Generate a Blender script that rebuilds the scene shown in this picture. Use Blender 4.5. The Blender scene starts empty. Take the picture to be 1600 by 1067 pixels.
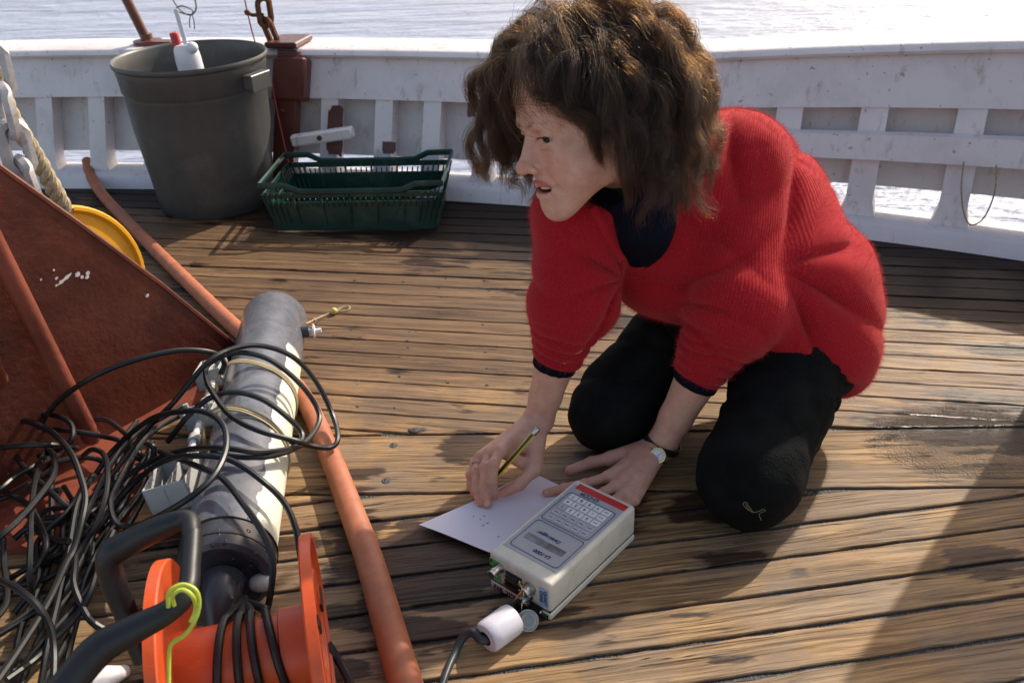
import bpy, math, random
import numpy as np
from mathutils import Vector, Matrix
random.seed(7); RNG = np.random.default_rng(7)
scene = bpy.context.scene
COL = scene.collection
PI = math.pi

# ------------------------------------------------------------------ camera
CAM_H, CAM_TH, CAM_ROLL, CAM_F = .9747, .5102, -.0373, 1428.27
_fw = np.array([0, math.cos(CAM_TH), -math.sin(CAM_TH)]); _r = np.array([1., 0, 0]); _u = np.cross(_r, _fw)
CR = math.cos(CAM_ROLL)*_r + math.sin(CAM_ROLL)*_u
CU = -math.sin(CAM_ROLL)*_r + math.cos(CAM_ROLL)*_u
CO = np.array([0, 0, CAM_H])
cam_data = bpy.data.cameras.new('camera'); cam = bpy.data.objects.new('camera', cam_data); COL.objects.link(cam)
cam_data.sensor_width = 36; cam_data.lens = CAM_F/1600*36
cam_data.clip_start = .05; cam_data.clip_end = 9000
m = Matrix.Identity(4)
for i in range(3):
    m[i][0] = CR[i]; m[i][1] = CU[i]; m[i][2] = -_fw[i]; m[i][3] = CO[i]
cam.matrix_world = m
cam_data.dof.use_dof = True; cam_data.dof.focus_distance = 1.5; cam_data.dof.aperture_fstop = 9.0
scene.camera = cam

# ------------------------------------------------------------------ light
SUN_AZ, SUN_EL = 42.0, 38.0          # azimuth from +Y towards +X
world = bpy.data.worlds.new('World'); scene.world = world; world.use_nodes = True
wn = world.node_tree.nodes; wl = world.node_tree.links
bg = wn['Background']; sky = wn.new('ShaderNodeTexSky'); sky.sky_type = 'NISHITA'; sky.sun_disc = False
sky.sun_elevation = math.radians(SUN_EL); sky.sun_rotation = math.radians(SUN_AZ)
sky.air_density = 1.0; sky.dust_density = 2.5; sky.ozone_density = 1.0
tint = wn.new('ShaderNodeMix'); tint.data_type = 'RGBA'; tint.blend_type = 'MULTIPLY'; tint.inputs[0].default_value = 1.0; tint.inputs[7].default_value = (1.13, 1.0, .86, 1)
wl.new(sky.outputs[0], tint.inputs[6]); wl.new(tint.outputs[2], bg.inputs[0]); bg.inputs[1].default_value = .14
sd = bpy.data.lights.new('sun', 'SUN'); sd.energy = 3.3; sd.angle = math.radians(.5); sd.color = (1, .92, .79)
sun = bpy.data.objects.new('sun', sd); COL.objects.link(sun)
_a, _e = math.radians(SUN_AZ), math.radians(SUN_EL)
SUN_DIR = np.array([math.sin(_a)*math.cos(_e), math.cos(_a)*math.cos(_e), math.sin(_e)])
sun.rotation_euler = Vector(-SUN_DIR).to_track_quat('-Z', 'Y').to_euler()
vs = scene.view_settings; vs.view_transform = 'Standard'; vs.look = 'None'; vs.gamma = 1; vs.exposure = 0.68
vs.use_curve_mapping = False

# ------------------------------------------------------------------ measuring the photograph
def P(px, py, z=0.0):
    """point at height z seen at photo position (px,py)"""
    d = _fw + CR*(px-800)/CAM_F + CU*(533.5-py)/CAM_F
    return CO + d*((z-CO[2])/d[2])
def PD(px, py, dist):
    d = _fw + CR*(px-800)/CAM_F + CU*(533.5-py)/CAM_F
    return CO + d*dist
def PP(px, py, o, n):
    """point on a plane (o,n)"""
    d = _fw + CR*(px-800)/CAM_F + CU*(533.5-py)/CAM_F
    o = np.array(o, float); n = np.array(n, float)
    return CO + d*(((o-CO)@n)/(d@n))

# ------------------------------------------------------------------ materials
class NT:
    def __init__(s, name):
        s.m = bpy.data.materials.new(name); s.m.use_nodes = True
        s.n = s.m.node_tree.nodes; s.l = s.m.node_tree.links
        s.b = s.n['Principled BSDF']; s.out = s.n['Material Output']
    def node(s, t, **kw):
        n = s.n.new(t)
        for k, v in kw.items():
            if k.startswith('_'): setattr(n, k[1:], v)
        return n
    def link(s, a, b): s.l.new(a, b)
    def put(s, v, sock):
        if hasattr(v, 'links') or isinstance(v, bpy.types.NodeSocket): s.l.new(v, sock)
        else: sock.default_value = v
    def math(s, op, a, b=0.0, c=None, clamp=False):
        n = s.n.new('ShaderNodeMath'); n.operation = op; n.use_clamp = clamp
        s.put(a, n.inputs[0]); s.put(b, n.inputs[1])
        if c is not None: s.put(c, n.inputs[2])
        return n.outputs[0]
    def vmath(s, op, a, b):
        n = s.n.new('ShaderNodeVectorMath'); n.operation = op
        s.put(a, n.inputs[0]); s.put(b, n.inputs[1]); return n.outputs[0]
    def coord(s, kind='Object'):
        return s.n.new('ShaderNodeTexCoord').outputs[kind]
    def pos(s): return s.n.new('ShaderNodeNewGeometry').outputs['Position']
    def map(s, v, scale=(1,1,1), loc=(0,0,0), rot=(0,0,0)):
        n = s.n.new('ShaderNodeMapping'); s.put(v, n.inputs[0])
        n.inputs['Scale'].default_value = scale; n.inputs['Location'].default_value = loc; n.inputs['Rotation'].default_value = rot
        return n.outputs[0]
    def noise(s, v, scale, detail=4, rough=.55, dist=0.0, out='Fac'):
        n = s.n.new('ShaderNodeTexNoise'); s.put(v, n.inputs['Vector'])
        n.inputs['Scale'].default_value = scale; n.inputs['Detail'].default_value = detail
        n.inputs['Roughness'].default_value = rough; n.inputs['Distortion'].default_value = dist
        return n.outputs[out]
    def voronoi(s, v, scale, feature='F1', out='Distance'):
        n = s.n.new('ShaderNodeTexVoronoi'); n.feature = feature; s.put(v, n.inputs['Vector'])
        n.inputs['Scale'].default_value = scale; return n.outputs[out]
    def ramp(s, f, stops, interp='LINEAR'):
        n = s.n.new('ShaderNodeValToRGB'); s.put(f, n.inputs[0]); cr = n.color_ramp; cr.interpolation = interp
        while len(cr.elements) < len(stops): cr.elements.new(.5)
        for e, (p, c) in zip(cr.elements, stops):
            e.position = p; e.color = (c[0], c[1], c[2], 1) if hasattr(c, '__len__') else (c, c, c, 1)
        return n.outputs[0]
    def mix(s, f, a, b, mode='MIX'):
        n = s.n.new('ShaderNodeMix'); n.data_type = 'RGBA'; n.blend_type = mode
        s.put(f, n.inputs[0])
        for v, k in ((a, 6), (b, 7)):
            if isinstance(v, (int, float)): v = (v, v, v)
            if hasattr(v, '__len__') and not isinstance(v, bpy.types.NodeSocket): v = (v[0], v[1], v[2], 1)
            s.put(v, n.inputs[k])
        return n.outputs[2]
    def smooth(s, v, lo, hi):
        n = s.n.new('ShaderNodeMapRange'); n.interpolation_type = 'SMOOTHSTEP'; s.put(v, n.inputs[0])
        n.inputs[1].default_value = lo; n.inputs[2].default_value = hi; return n.outputs[0]
    def bump(s, h, strength=.3, dist=.002, normal=None):
        n = s.n.new('ShaderNodeBump'); s.put(h, n.inputs['Height']); n.inputs['Strength'].default_value = strength
        n.inputs['Distance'].default_value = dist
        if normal is not None: s.l.new(normal, n.inputs['Normal'])
        return n.outputs[0]
    def set(s, **kw):
        for k, v in kw.items():
            key = {'color': 'Base Color', 'rough': 'Roughness', 'metal': 'Metallic', 'normal': 'Normal', 'spec': 'Specular IOR Level',
                   'coat': 'Coat Weight', 'coat_rough': 'Coat Roughness', 'sss': 'Subsurface Weight', 'trans': 'Transmission Weight',
                   'sheen': 'Sheen Weight', 'sheen_rough': 'Sheen Roughness', 'ior': 'IOR', 'alpha': 'Alpha', 'aniso': 'Anisotropic'}[k]
            if k == 'color' and not isinstance(v, bpy.types.NodeSocket): v = (v[0], v[1], v[2], 1)
            s.put(v, s.b.inputs[key])
        return s.m

def simple(name, col, rough=.5, metal=0, var=.12, scale=30, bump=.15, dirt=None, dirt_amt=.3, dirt_scale=9, spec=.5, coat=0.0, drops=False):
    t = NT(name); v = t.coord('Object')
    n1 = t.noise(v, scale, 5, .6)
    dark = [c*(1-var) for c in col]; lite = [min(1, c*(1+var)) for c in col]
    c = t.mix(t.smooth(n1, .3, .7), dark, lite)
    if dirt is not None:
        n2 = t.noise(v, dirt_scale, 6, .7, .4)
        c = t.mix(t.math('MULTIPLY', t.smooth(n2, .5, .72), dirt_amt), c, dirt)
    sc_ = t.math('MULTIPLY', t.smooth(t.math('ABSOLUTE', t.math('SUBTRACT', t.noise(t.map(v, (9, 190, 60), rot=(.4, .2, .7)), 1.0, 3, .6), .5)), .010, .0), t.smooth(t.noise(v, 11, 3), .50, .62))
    c = t.mix(t.math('MULTIPLY', sc_, .45), c, [min(1, q*1.5+.04) for q in col])
    gr_ = t.smooth(t.noise(v, 23, 6, .75, .6), .56, .74); c = t.mix(t.math('MULTIPLY', gr_, .28), c, [q*.45+.01 for q in col])
    r = t.math('ADD', rough-.06, t.math('MULTIPLY', t.noise(v, scale*.4, 4), .14), clamp=True)
    h = t.noise(v, scale*6, 4, .6)
    nrm = t.bump(h, bump, .0012)
    if drops:
        vo = t.voronoi(v, 85); sp = t.noise(v, 14, 2)
        d = t.math('MULTIPLY', t.math('SUBTRACT', 1.0, t.smooth(vo, .12, .3)), t.smooth(sp, .47, .56))
        nrm = t.bump(d, .9, .002, nrm)
        r = t.math('SUBTRACT', r, t.math('MULTIPLY', d, .3), clamp=True)
    return t.set(color=c, rough=r, metal=metal, normal=nrm, spec=spec, coat=coat)

M = {}
# ------------------------------------------------------------------ mesh building
def catmull(pts, n=8, closed=False):
    p = np.array(pts, float)
    if len(p) < 3: return p
    out = []
    N = len(p)
    rng = range(N if closed else N-1)
    for i in rng:
        p0 = p[(i-1) % N] if (closed or i > 0) else 2*p[0]-p[1]
        p1 = p[i]; p2 = p[(i+1) % N]
        p3 = p[(i+2) % N] if (closed or i+2 < N) else 2*p[-1]-p[-2]
        for k in range(n):
            t = k/n
            out.append(.5*((2*p1)+(-p0+p2)*t+(2*p0-5*p1+4*p2-p3)*t*t+(-p0+3*p1-3*p2+p3)*t**3))
    if not closed: out.append(p[-1])
    return np.array(out)
def unit(v):
    v = np.array(v, float); return v/max(1e-12, np.linalg.norm(v))
def frame(z, x=None):
    z = unit(z)
    if x is None: x = (1, 0, 0) if abs(z[0]) < .9 else (0, 1, 0)
    x = np.array(x, float); x = unit(x - z*(x@z)); y = np.cross(z, x)
    return np.array([x, y, z]).T        # columns

class MB:
    def __init__(s): s.v = []; s.f = []; s.n = 0
    def add(s, v, f):
        v = np.asarray(v, float).reshape(-1, 3)
        s.v.append(v); s.f += [tuple(int(i)+s.n for i in q) for q in f]; s.n += len(v); return s
    def box(s, c, size, R=None, ch=0.0):
        c = np.array(c, float); h = np.array(size, float)/2
        if ch <= 0:
            v = np.array([[x, y, z] for x in (-1, 1) for y in (-1, 1) for z in (-1, 1)], float)*h
            f = [(0,1,3,2), (4,6,7,5), (0,4,5,1), (2,3,7,6), (0,2,6,4), (1,5,7,3)]
        else:
            v = []; idx = {}
            for x in (-1, 1):
                for y in (-1, 1):
                    for z in (-1, 1):
                        for ax in range(3):
                            q = np.array([x, y, z], float)*(h-ch); q[ax] = (x, y, z)[ax]*h[ax]
                            idx[(x, y, z, ax)] = len(v); v.append(q)
            f = []
            for ax in range(3):
                a, b = [k for k in range(3) if k != ax]
                for sg in (-1, 1):
                    q = []
                    for (i, j) in ((-1,-1), (1,-1), (1,1), (-1,1)):
                        t = [0, 0, 0]; t[ax] = sg; t[a] = i; t[b] = j; q.append(idx[(*t, ax)])
                    if (sg > 0) == (ax == 1): q = q[::-1]
                    f.append(tuple(q))
                # edges parallel to ax
                for i in (-1, 1):
                    for j in (-1, 1):
                        t0 = [0]*3; t1 = [0]*3; t0[a] = t1[a] = i; t0[b] = t1[b] = j; t0[ax] = -1; t1[ax] = 1
                        q = [idx[(*t0, a)], idx[(*t1, a)], idx[(*t1, b)], idx[(*t0, b)]]
                        if (i*j > 0) == (ax != 1): q = q[::-1]
                        f.append(tuple(q))
            for x in (-1, 1):
                for y in (-1, 1):
                    for z in (-1, 1):
                        q = [idx[(x, y, z, 0)], idx[(x, y, z, 1)], idx[(x, y, z, 2)]]
                        if x*y*z < 0: q = q[::-1]
                        f.append(tuple(q))
            v = np.array(v)
        if R is not None: v = v @ np.array(R).T
        return s.add(v+c, f)
    def tube(s, path, r, seg=8, closed=False, caps=True, flat=1.0, up=None):
        p = np.array(path, float); N = len(p)
        rr = np.full(N, r, float) if np.isscalar(r) else np.interp(np.linspace(0, 1, N), np.linspace(0, 1, len(r)), r)
        t = np.zeros_like(p)
        if closed: t = np.roll(p, -1, 0)-np.roll(p, 1, 0)
        else: t[1:-1] = p[2:]-p[:-2]; t[0] = p[1]-p[0]; t[-1] = p[-1]-p[-2]
        t /= np.maximum(np.linalg.norm(t, axis=1), 1e-12)[:, None]
        x = frame(t[0], up)[:, 0]; V = []
        for i in range(N):
            if up is not None: x = np.array(up, float)
            x = unit(x-t[i]*(x@t[i])); y = np.cross(t[i], x)
            for k in range(seg):
                a = 2*PI*k/seg; V.append(p[i]+rr[i]*(x*math.cos(a)+y*math.sin(a)*flat))
        F = []
        for i in range(N if closed else N-1):
            j = (i+1) % N
            for k in range(seg):
                l = (k+1) % seg; F.append((i*seg+k, i*seg+l, j*seg+l, j*seg+k))
        if caps and not closed:
            F.append(tuple(range(seg))[::-1]); F.append(tuple((N-1)*seg+k for k in range(seg)))
        return s.add(V, F)
    def lathe(s, prof, o=(0,0,0), R=None, seg=32, a0=0, a1=2*PI):
        """prof: list of (radius, height)"""
        full = abs(a1-a0-2*PI) < 1e-6; K = seg if full else seg+1; V = []; F = []
        for (r, z) in prof:
            for k in range(K):
                a = a0+(a1-a0)*k/seg; V.append((r*math.cos(a), r*math.sin(a), z))
        for i in range(len(prof)-1):
            for k in range(seg):
                l = (k+1) % K; F.append((i*K+k, i*K+l, (i+1)*K+l, (i+1)*K+k))
        V = np.array(V)
        if R is not None: V = V @ np.array(R).T
        return s.add(V+np.array(o, float), F)
    def prism(s, poly, h, o=(0,0,0), R=None):
        """polygon in local xy extruded 0..h along local z"""
        n = len(poly); V = [(x, y, 0) for x, y in poly]+[(x, y, h) for x, y in poly]
        F = [tuple(range(n))[::-1], tuple(range(n, 2*n))]+[(i, (i+1) % n, n+(i+1) % n, n+i) for i in range(n)]
        V = np.array(V, float)
        if R is not None: V = V @ np.array(R).T
        return s.add(V+np.array(o, float), F)
    def ball(s, c, r, seg=16, rings=10, R=None):
        r = np.array([r]*3 if np.isscalar(r) else r, float); V = []; F = []
        for i in range(rings+1):
            th = PI*i/rings
            for k in range(seg):
                a = 2*PI*k/seg; V.append((math.sin(th)*math.cos(a), math.sin(th)*math.sin(a), math.cos(th)))
        for i in range(rings):
            for k in range(seg):
                l = (k+1) % seg; F.append((i*seg+k, (i+1)*seg+k, (i+1)*seg+l, i*seg+l))
        V = np.array(V)*r
        if R is not None: V = V @ np.array(R).T
        return s.add(V+np.array(c, float), F)
    def build(s, name, mat, parent=None, smooth=True, label=None, kind=None, cat=None, group=None, loc=None, sharp=35):
        V = np.concatenate(s.v) if s.v else np.zeros((0, 3))
        root = parent
        while root is not None and root.parent is not None: root = root.parent
        off = np.zeros(3)
        if root is not None: off = np.array(root.location)
        elif loc is not None: off = np.array(loc, float)
        me = bpy.data.meshes.new(name); me.from_pydata((V-off).tolist(), [], s.f)
        me.validate(); me.update()
        o = bpy.data.objects.new(name, me); COL.objects.link(o)
        if root is None and loc is not None: o.location = loc
        if parent is not None: o.parent = parent
        me.materials.append(mat)
        if smooth:
            me.polygons.foreach_set('use_smooth', [True]*len(me.polygons))
            try: me.set_sharp_from_angle(angle=math.radians(sharp))
            except Exception: pass
        tag(o, label, cat, group, kind)
        return o
def tag(o, label=None, cat=None, group=None, kind=None):
    if label: o['label'] = label
    if cat: o['category'] = cat
    if group: o['group'] = group
    if kind: o['kind'] = kind
    return o
def thing(name, label, cat, loc=(0,0,0), group=None):
    o = bpy.data.objects.new(name, None); COL.objects.link(o); o.location = [float(x) for x in loc]; o.empty_display_size = .05
    return tag(o, label, cat, group)
# ================================================================== materials of the setting
def wood_material():
    t = NT('teak'); v = t.coord('Object'); g = t.pos()
    rnd = t.node('ShaderNodeObjectInfo').outputs['Random']
    comb = t.node('ShaderNodeCombineXYZ'); t.link(t.math('MULTIPLY', rnd, 37.0), comb.inputs[0]); t.link(t.math('MULTIPLY', rnd, 11.0), comb.inputs[1]); t.link(t.math('MULTIPLY', rnd, 5.0), comb.inputs[2])
    vv = t.vmath('ADD', v, comb.outputs[0])
    warp = t.noise(t.map(vv, (3, 14, 5)), 1.0, 3, out='Color')
    vw = t.vmath('ADD', vv, t.vmath('MULTIPLY', warp, (.0, .022, .01)))
    fine = t.noise(t.map(vw, (11, 420, 120)), 1.0, 8, .74)
    mid = t.noise(t.map(vw, (4.5, 120, 45)), 1.0, 7, .68)
    coarse = t.noise(t.map(vw, (1.6, 22, 9)), 1.0, 4, .55)
    blot = t.noise(g, 6.5, 5, .6)
    f = t.math('ADD', t.math('MULTIPLY', mid, .46), t.math('ADD', t.math('MULTIPLY', fine, .32), t.math('MULTIPLY', coarse, .22)))
    dry = t.ramp(f, [(.36, (.075, .042, .018)), (.45, (.19, .115, .052)), (.53, (.36, .22, .098)), (.63, (.50, .335, .165))])
    grey = t.ramp(f, [(.33, (.08, .052, .033)), (.5, (.225, .155, .098)), (.66, (.36, .265, .175))])
    c = t.mix(t.smooth(blot, .38, .62), dry, grey)
    # boards further aft are browner and damp
    sep = t.node('ShaderNodeSeparateXYZ'); t.link(g, sep.inputs[0])
    back = t.smooth(t.math('ADD', sep.outputs[1], t.math('MULTIPLY', t.math('SUBTRACT', blot, .5), .5)), 1.28, 1.75)
    brown = t.ramp(f, [(.33, (.035, .018, .009)), (.46, (.095, .053, .028)), (.56, (.18, .103, .050)), (.68, (.30, .19, .10))])
    rt = t.smooth(sep.outputs[0], .45, .8)
    c = t.mix(t.math('MULTIPLY', back, t.math('SUBTRACT', .88, t.math('MULTIPLY', rt, .55))), c, brown)
    stk = t.noise(t.map(vw, (4.2, 250, 70), (3, 7, 2)), 1.0, 4, .62); skm = t.smooth(t.noise(t.map(vv, (3, 16, 6), (9, 2, 4)), 1.0, 3), .40, .62)
    sd_k = t.math('MULTIPLY', t.smooth(stk, .53, .64), t.math('ADD', .30, t.math('MULTIPLY', skm, .45)))
    c = t.mix(sd_k, c, t.mix(1.0, c, (.36, .27, .20), 'MULTIPLY'))
    c = t.mix(t.math('MULTIPLY', t.smooth(stk, .46, .36), .35), c, t.mix(1.0, c, (1.45, 1.42, 1.35), 'MULTIPLY'))
    c = t.mix(t.math('MULTIPLY', rnd, .30), c, t.mix(1.0, c, (.72, .62, .52), 'MULTIPLY'))
    # cracks along the grain
    crack = t.noise(t.map(vw, (2.2, 75, 30), (5, 3, 1)), 1.0, 2, .5)
    ck = t.math('MULTIPLY', t.smooth(t.math('ABSOLUTE', t.math('SUBTRACT', crack, .5)), .012, 0.0), t.smooth(t.noise(t.map(vv, (2.5, 9, 5)), 1.0, 3), .52, .62))
    c = t.mix(ck, c, (.02, .012, .008))
    # wet patches: places known on this deck plus scattered ones, edges fraying along the grain
    wn_ = t.noise(t.map(vw, (7, 42, 20)), 1.0, 4, .6); wb = t.noise(g, 11, 4, .55)
    fray = t.math('ADD', t.math('MULTIPLY', t.math('SUBTRACT', wn_, .5), 2.1), t.math('MULTIPLY', t.math('SUBTRACT', wb, .5), 1.1))
    tot = None
    for (px, py, rx, ry, w) in WET:
        q = P(px, py)
        dx = t.math('DIVIDE', t.math('SUBTRACT', sep.outputs[0], float(q[0])), rx)
        dy = t.math('DIVIDE', t.math('SUBTRACT', sep.outputs[1], float(q[1])), ry)
        d2 = t.math('SQRT', t.math('ADD', t.math('MULTIPLY', dx, dx), t.math('MULTIPLY', dy, dy)))
        k = t.math('SUBTRACT', w, d2)
        tot = k if tot is None else t.math('MAXIMUM', tot, k)
    e = t.math('SUBTRACT', .78, sep.outputs[1])
    scat = t.math('SUBTRACT', t.math('MULTIPLY', t.noise(g, 3.1, 3), 3.2), 2.05)
    tot = t.math('MAXIMUM', tot, t.math('SUBTRACT', scat, t.math('MULTIPLY', t.smooth(sep.outputs[0], .35, .6), .8)))
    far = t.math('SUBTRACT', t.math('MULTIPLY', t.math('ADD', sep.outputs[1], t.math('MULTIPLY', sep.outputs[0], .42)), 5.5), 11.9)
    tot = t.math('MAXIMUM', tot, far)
    wet_shade = t.smooth(far, -.2, .6)
    wet = t.smooth(t.math('ADD', tot, fray), -.06, .16)
    wetc = t.mix(1.0, t.mix(.35, c, (.10, .062, .042)), (.25, .20, .175), 'MULTIPLY')
    c = t.mix(wet, c, wetc); c = t.mix(t.math('MULTIPLY', wet_shade, .55), c, (.016, .013, .012))  # near-black along the bulwark: wet boards, with the rail's shade put into the colour
    gl = P(1515, 690)
    gx = t.math('DIVIDE', t.math('SUBTRACT', sep.outputs[0], float(gl[0])), .19); gy = t.math('DIVIDE', t.math('SUBTRACT', sep.outputs[1], float(gl[1])), .12)
    puddle = t.smooth(t.math('ADD', t.math('SUBTRACT', .95, t.math('SQRT', t.math('ADD', t.math('MULTIPLY', gx, gx), t.math('MULTIPLY', gy, gy)))), t.math('MULTIPLY', fray, .45)), -.05, .35)
    h = t.math('ADD', t.math('MULTIPLY', fine, .45), t.math('ADD', t.math('MULTIPLY', mid, .8), t.math('SUBTRACT', t.math('MULTIPLY', ck, -1.5), sd_k)))
    damp = t.math('SUBTRACT', .62, t.math('MULTIPLY', back, .10))
    r = t.mix(wet, damp, .47); r = t.math('SUBTRACT', r, t.math('MULTIPLY', puddle, .30), clamp=True)
    n = t.bump(h, .75, .0016)
    film = t.math('ADD', t.noise(g, 330, 3, .7), t.math('MULTIPLY', t.voronoi(g, 240), .8))
    n2 = t.bump(t.math('MULTIPLY', film, puddle), 1.0, .007, n)
    return t.set(color=c, rough=r, normal=n2, spec=t.math('ADD', .30, t.math('SUBTRACT', t.math('MULTIPLY', puddle, .5), t.math('MULTIPLY', wet_shade, .15))))
WET = [(690,870,.16,.085,1.0), (560,830,.05,.06,1.0), (735,700,.06,.05,1.0), (520,960,.05,.03,.8), (590,955,.035,.06,1.0), (470,850,.07,.02,.9),
       (700,930,.10,.04,.9), (1120,790,.10,.05,.9), (930,800,.12,.08,.8), (1150,870,.10,.03,.6), (1080,960,.09,.012,.45), (1140,1030,.06,.012,.45),
       (1540,880,.07,.05,.9), (1560,660,.25,.10,1.0),
       (640,985,.10,.035,.9), (820,960,.09,.03,.9), (560,740,.07,.02,.8), (1590,545,.12,.035,.9), (540,1040,.04,.03,.8), (960,700,.08,.05,.8)]
M['teak'] = wood_material()
def caulk_material():
    t = NT('caulk'); g = t.pos()
    n = t.noise(g, 160, 4, .7); n2 = t.noise(g, 25, 3)
    c = t.ramp(n, [(.35, (.010, .011, .013)), (.55, (.04, .042, .045)), (.72, (.12, .12, .12))])
    return t.set(color=c, rough=t.math('ADD', .32, t.math('MULTIPLY', n2, .4)), normal=t.bump(t.noise(g, 230, 3), 1.0, .004), spec=.45)
M['caulk'] = caulk_material()
def white_paint(name='white_paint', base=(.76, .70, .70), dirty=.75):
    t = NT(name); g = t.pos(); sep = t.node('ShaderNodeSeparateXYZ'); t.link(g, sep.inputs[0])
    n = t.noise(g, 7, 6, .65, .3); s1 = t.noise(t.map(g, (34, 34, 3.5)), 1.0, 5, .65)
    c = t.mix(t.math('MULTIPLY', t.smooth(n, .42, .7), .35*dirty), base, (.36, .345, .33))
    c = t.mix(t.math('MULTIPLY', t.smooth(s1, .55, .74), .75*dirty), c, (.34, .25, .16))
    spot = t.noise(g, 55, 3, .6)
    c = t.mix(t.math('MULTIPLY', t.smooth(spot, .665, .72), .9*dirty), c, (.22, .10, .05))
    h = t.math('ADD', t.noise(g, 40, 5, .6), t.math('MULTIPLY', n, .8))
    return t.set(color=c, rough=t.math('ADD', .30, t.math('MULTIPLY', n, .25)), normal=t.bump(h, .35, .004), spec=.5)
M['white'] = white_paint()
M['white_base'] = white_paint('white_paint_base', (.70, .67, .69), .45)
M['panel'] = white_paint('grey_white_paint', (.62, .58, .56), .7)
def red_paint():
    t = NT('red_oxide_paint'); g = t.pos()
    n = t.noise(g, 9, 6, .6, .2); n2 = t.noise(g, 70, 4, .6); chip = t.noise(g, 42, 5, .7)
    c = t.mix(t.smooth(n, .35, .65), (.082, .021, .013), (.125, .033, .020))
    c = t.mix(t.math('MULTIPLY', t.smooth(n2, .6, .75), .5), c, (.06, .017, .012))
    c = t.mix(t.math('MULTIPLY', t.smooth(chip, .715, .74), .85), c, (.60, .52, .47))
    h = t.math('ADD', n, t.math('MULTIPLY', n2, .5))
    return t.set(color=c, rough=t.math('ADD', .22, t.math('MULTIPLY', n2, .3)), normal=t.bump(h, .45, .005), spec=.5)
M['red'] = red_paint()
def brighter(src, name, f):
    m = M[src].copy(); m.name = name
    for n in m.node_tree.nodes:
        if n.type == 'MIX':
            for k in (6, 7):
                v = n.inputs[k].default_value
                if v[0] < .3: n.inputs[k].default_value = (v[0]*f, v[1]*f, v[2]*f, 1)
    return m
M['red_pipe'] = brighter('red', 'sunlit_red_paint', 1.9)  # lit copy of the red paint: sunlight on pipes and base plate put into colour
def rust():
    t = NT('rust'); g = t.pos(); n = t.noise(g, 60, 6, .7)
    c = t.ramp(n, [(.3, (.045, .018, .010)), (.55, (.14, .055, .025)), (.75, (.26, .13, .07))])
    return t.set(color=c, rough=.85, normal=t.bump(n, .8, .004), spec=.2)
M['rust'] = rust()
def sea_material():
    t = NT('sea_water'); g = t.pos()
    n1 = t.noise(t.map(g, (.35, 1.5, 1)), 1.0, 6, .62, .4); n2 = t.noise(t.map(g, (1.5, 5, 1)), 1.0, 4, .6)
    h = t.math('ADD', n1, t.math('MULTIPLY', n2, .35))
    return t.set(color=(.34, .38, .50), rough=.34, normal=t.bump(h, 1.0, .34), spec=.75, ior=1.333)
M['sea'] = sea_material()

# ================================================================== sea
b = MB(); b.add([(-4000, 3.2, -1.5), (4000, 3.2, -1.5), (4000, 8000, -1.5), (-4000, 8000, -1.5), (-4000,-4000,-1.5), (4000,-4000,-1.5)], [(0,1,2,3), (4,5,1,0)])
b.build('sea', M['sea'], kind='structure', smooth=False)

# ================================================================== deck
deck = bpy.data.objects.new('deck', None); COL.objects.link(deck); deck['kind'] = 'structure'; deck['label'] = 'planked teak deck with dark caulked seams and wet patches'
EX = np.array([-2.6,-2.0,-1.39,-1.1,-.6,-.18,.07,.5,.93,1.07,1.27,1.7,2.1,2.5]); EY = np.array([2.93,2.92,2.87,2.80,2.725,2.64,2.55,2.41,2.22,2.145,2.04,1.78,1.46,1.0])
_xs = np.linspace(-2.6, 2.5, 300); _c = np.polyfit(EX, EY, 5)
def EDGE(x): return np.polyval(_c, x)
def m1(x): return 1.394-.042*x
def m2(x): return 1.222-.042*x
b = MB(); xs = np.linspace(-2.5, 2.4, 40)
V = [(x, EDGE(x)+.15, -.0045) for x in xs]+[(x, .25, -.0045) for x in xs]+[(x, EDGE(x)+.15, -.06) for x in xs]
n_ = len(xs)
b.add(V, [(i, n_+i, n_+i+1, i+1) for i in range(n_-1)]+[(2*n_+i, i, i+1, 2*n_+i+1) for i in range(n_-1)])
b.build('caulking', M['caulk'], deck, smooth=False)
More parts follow.
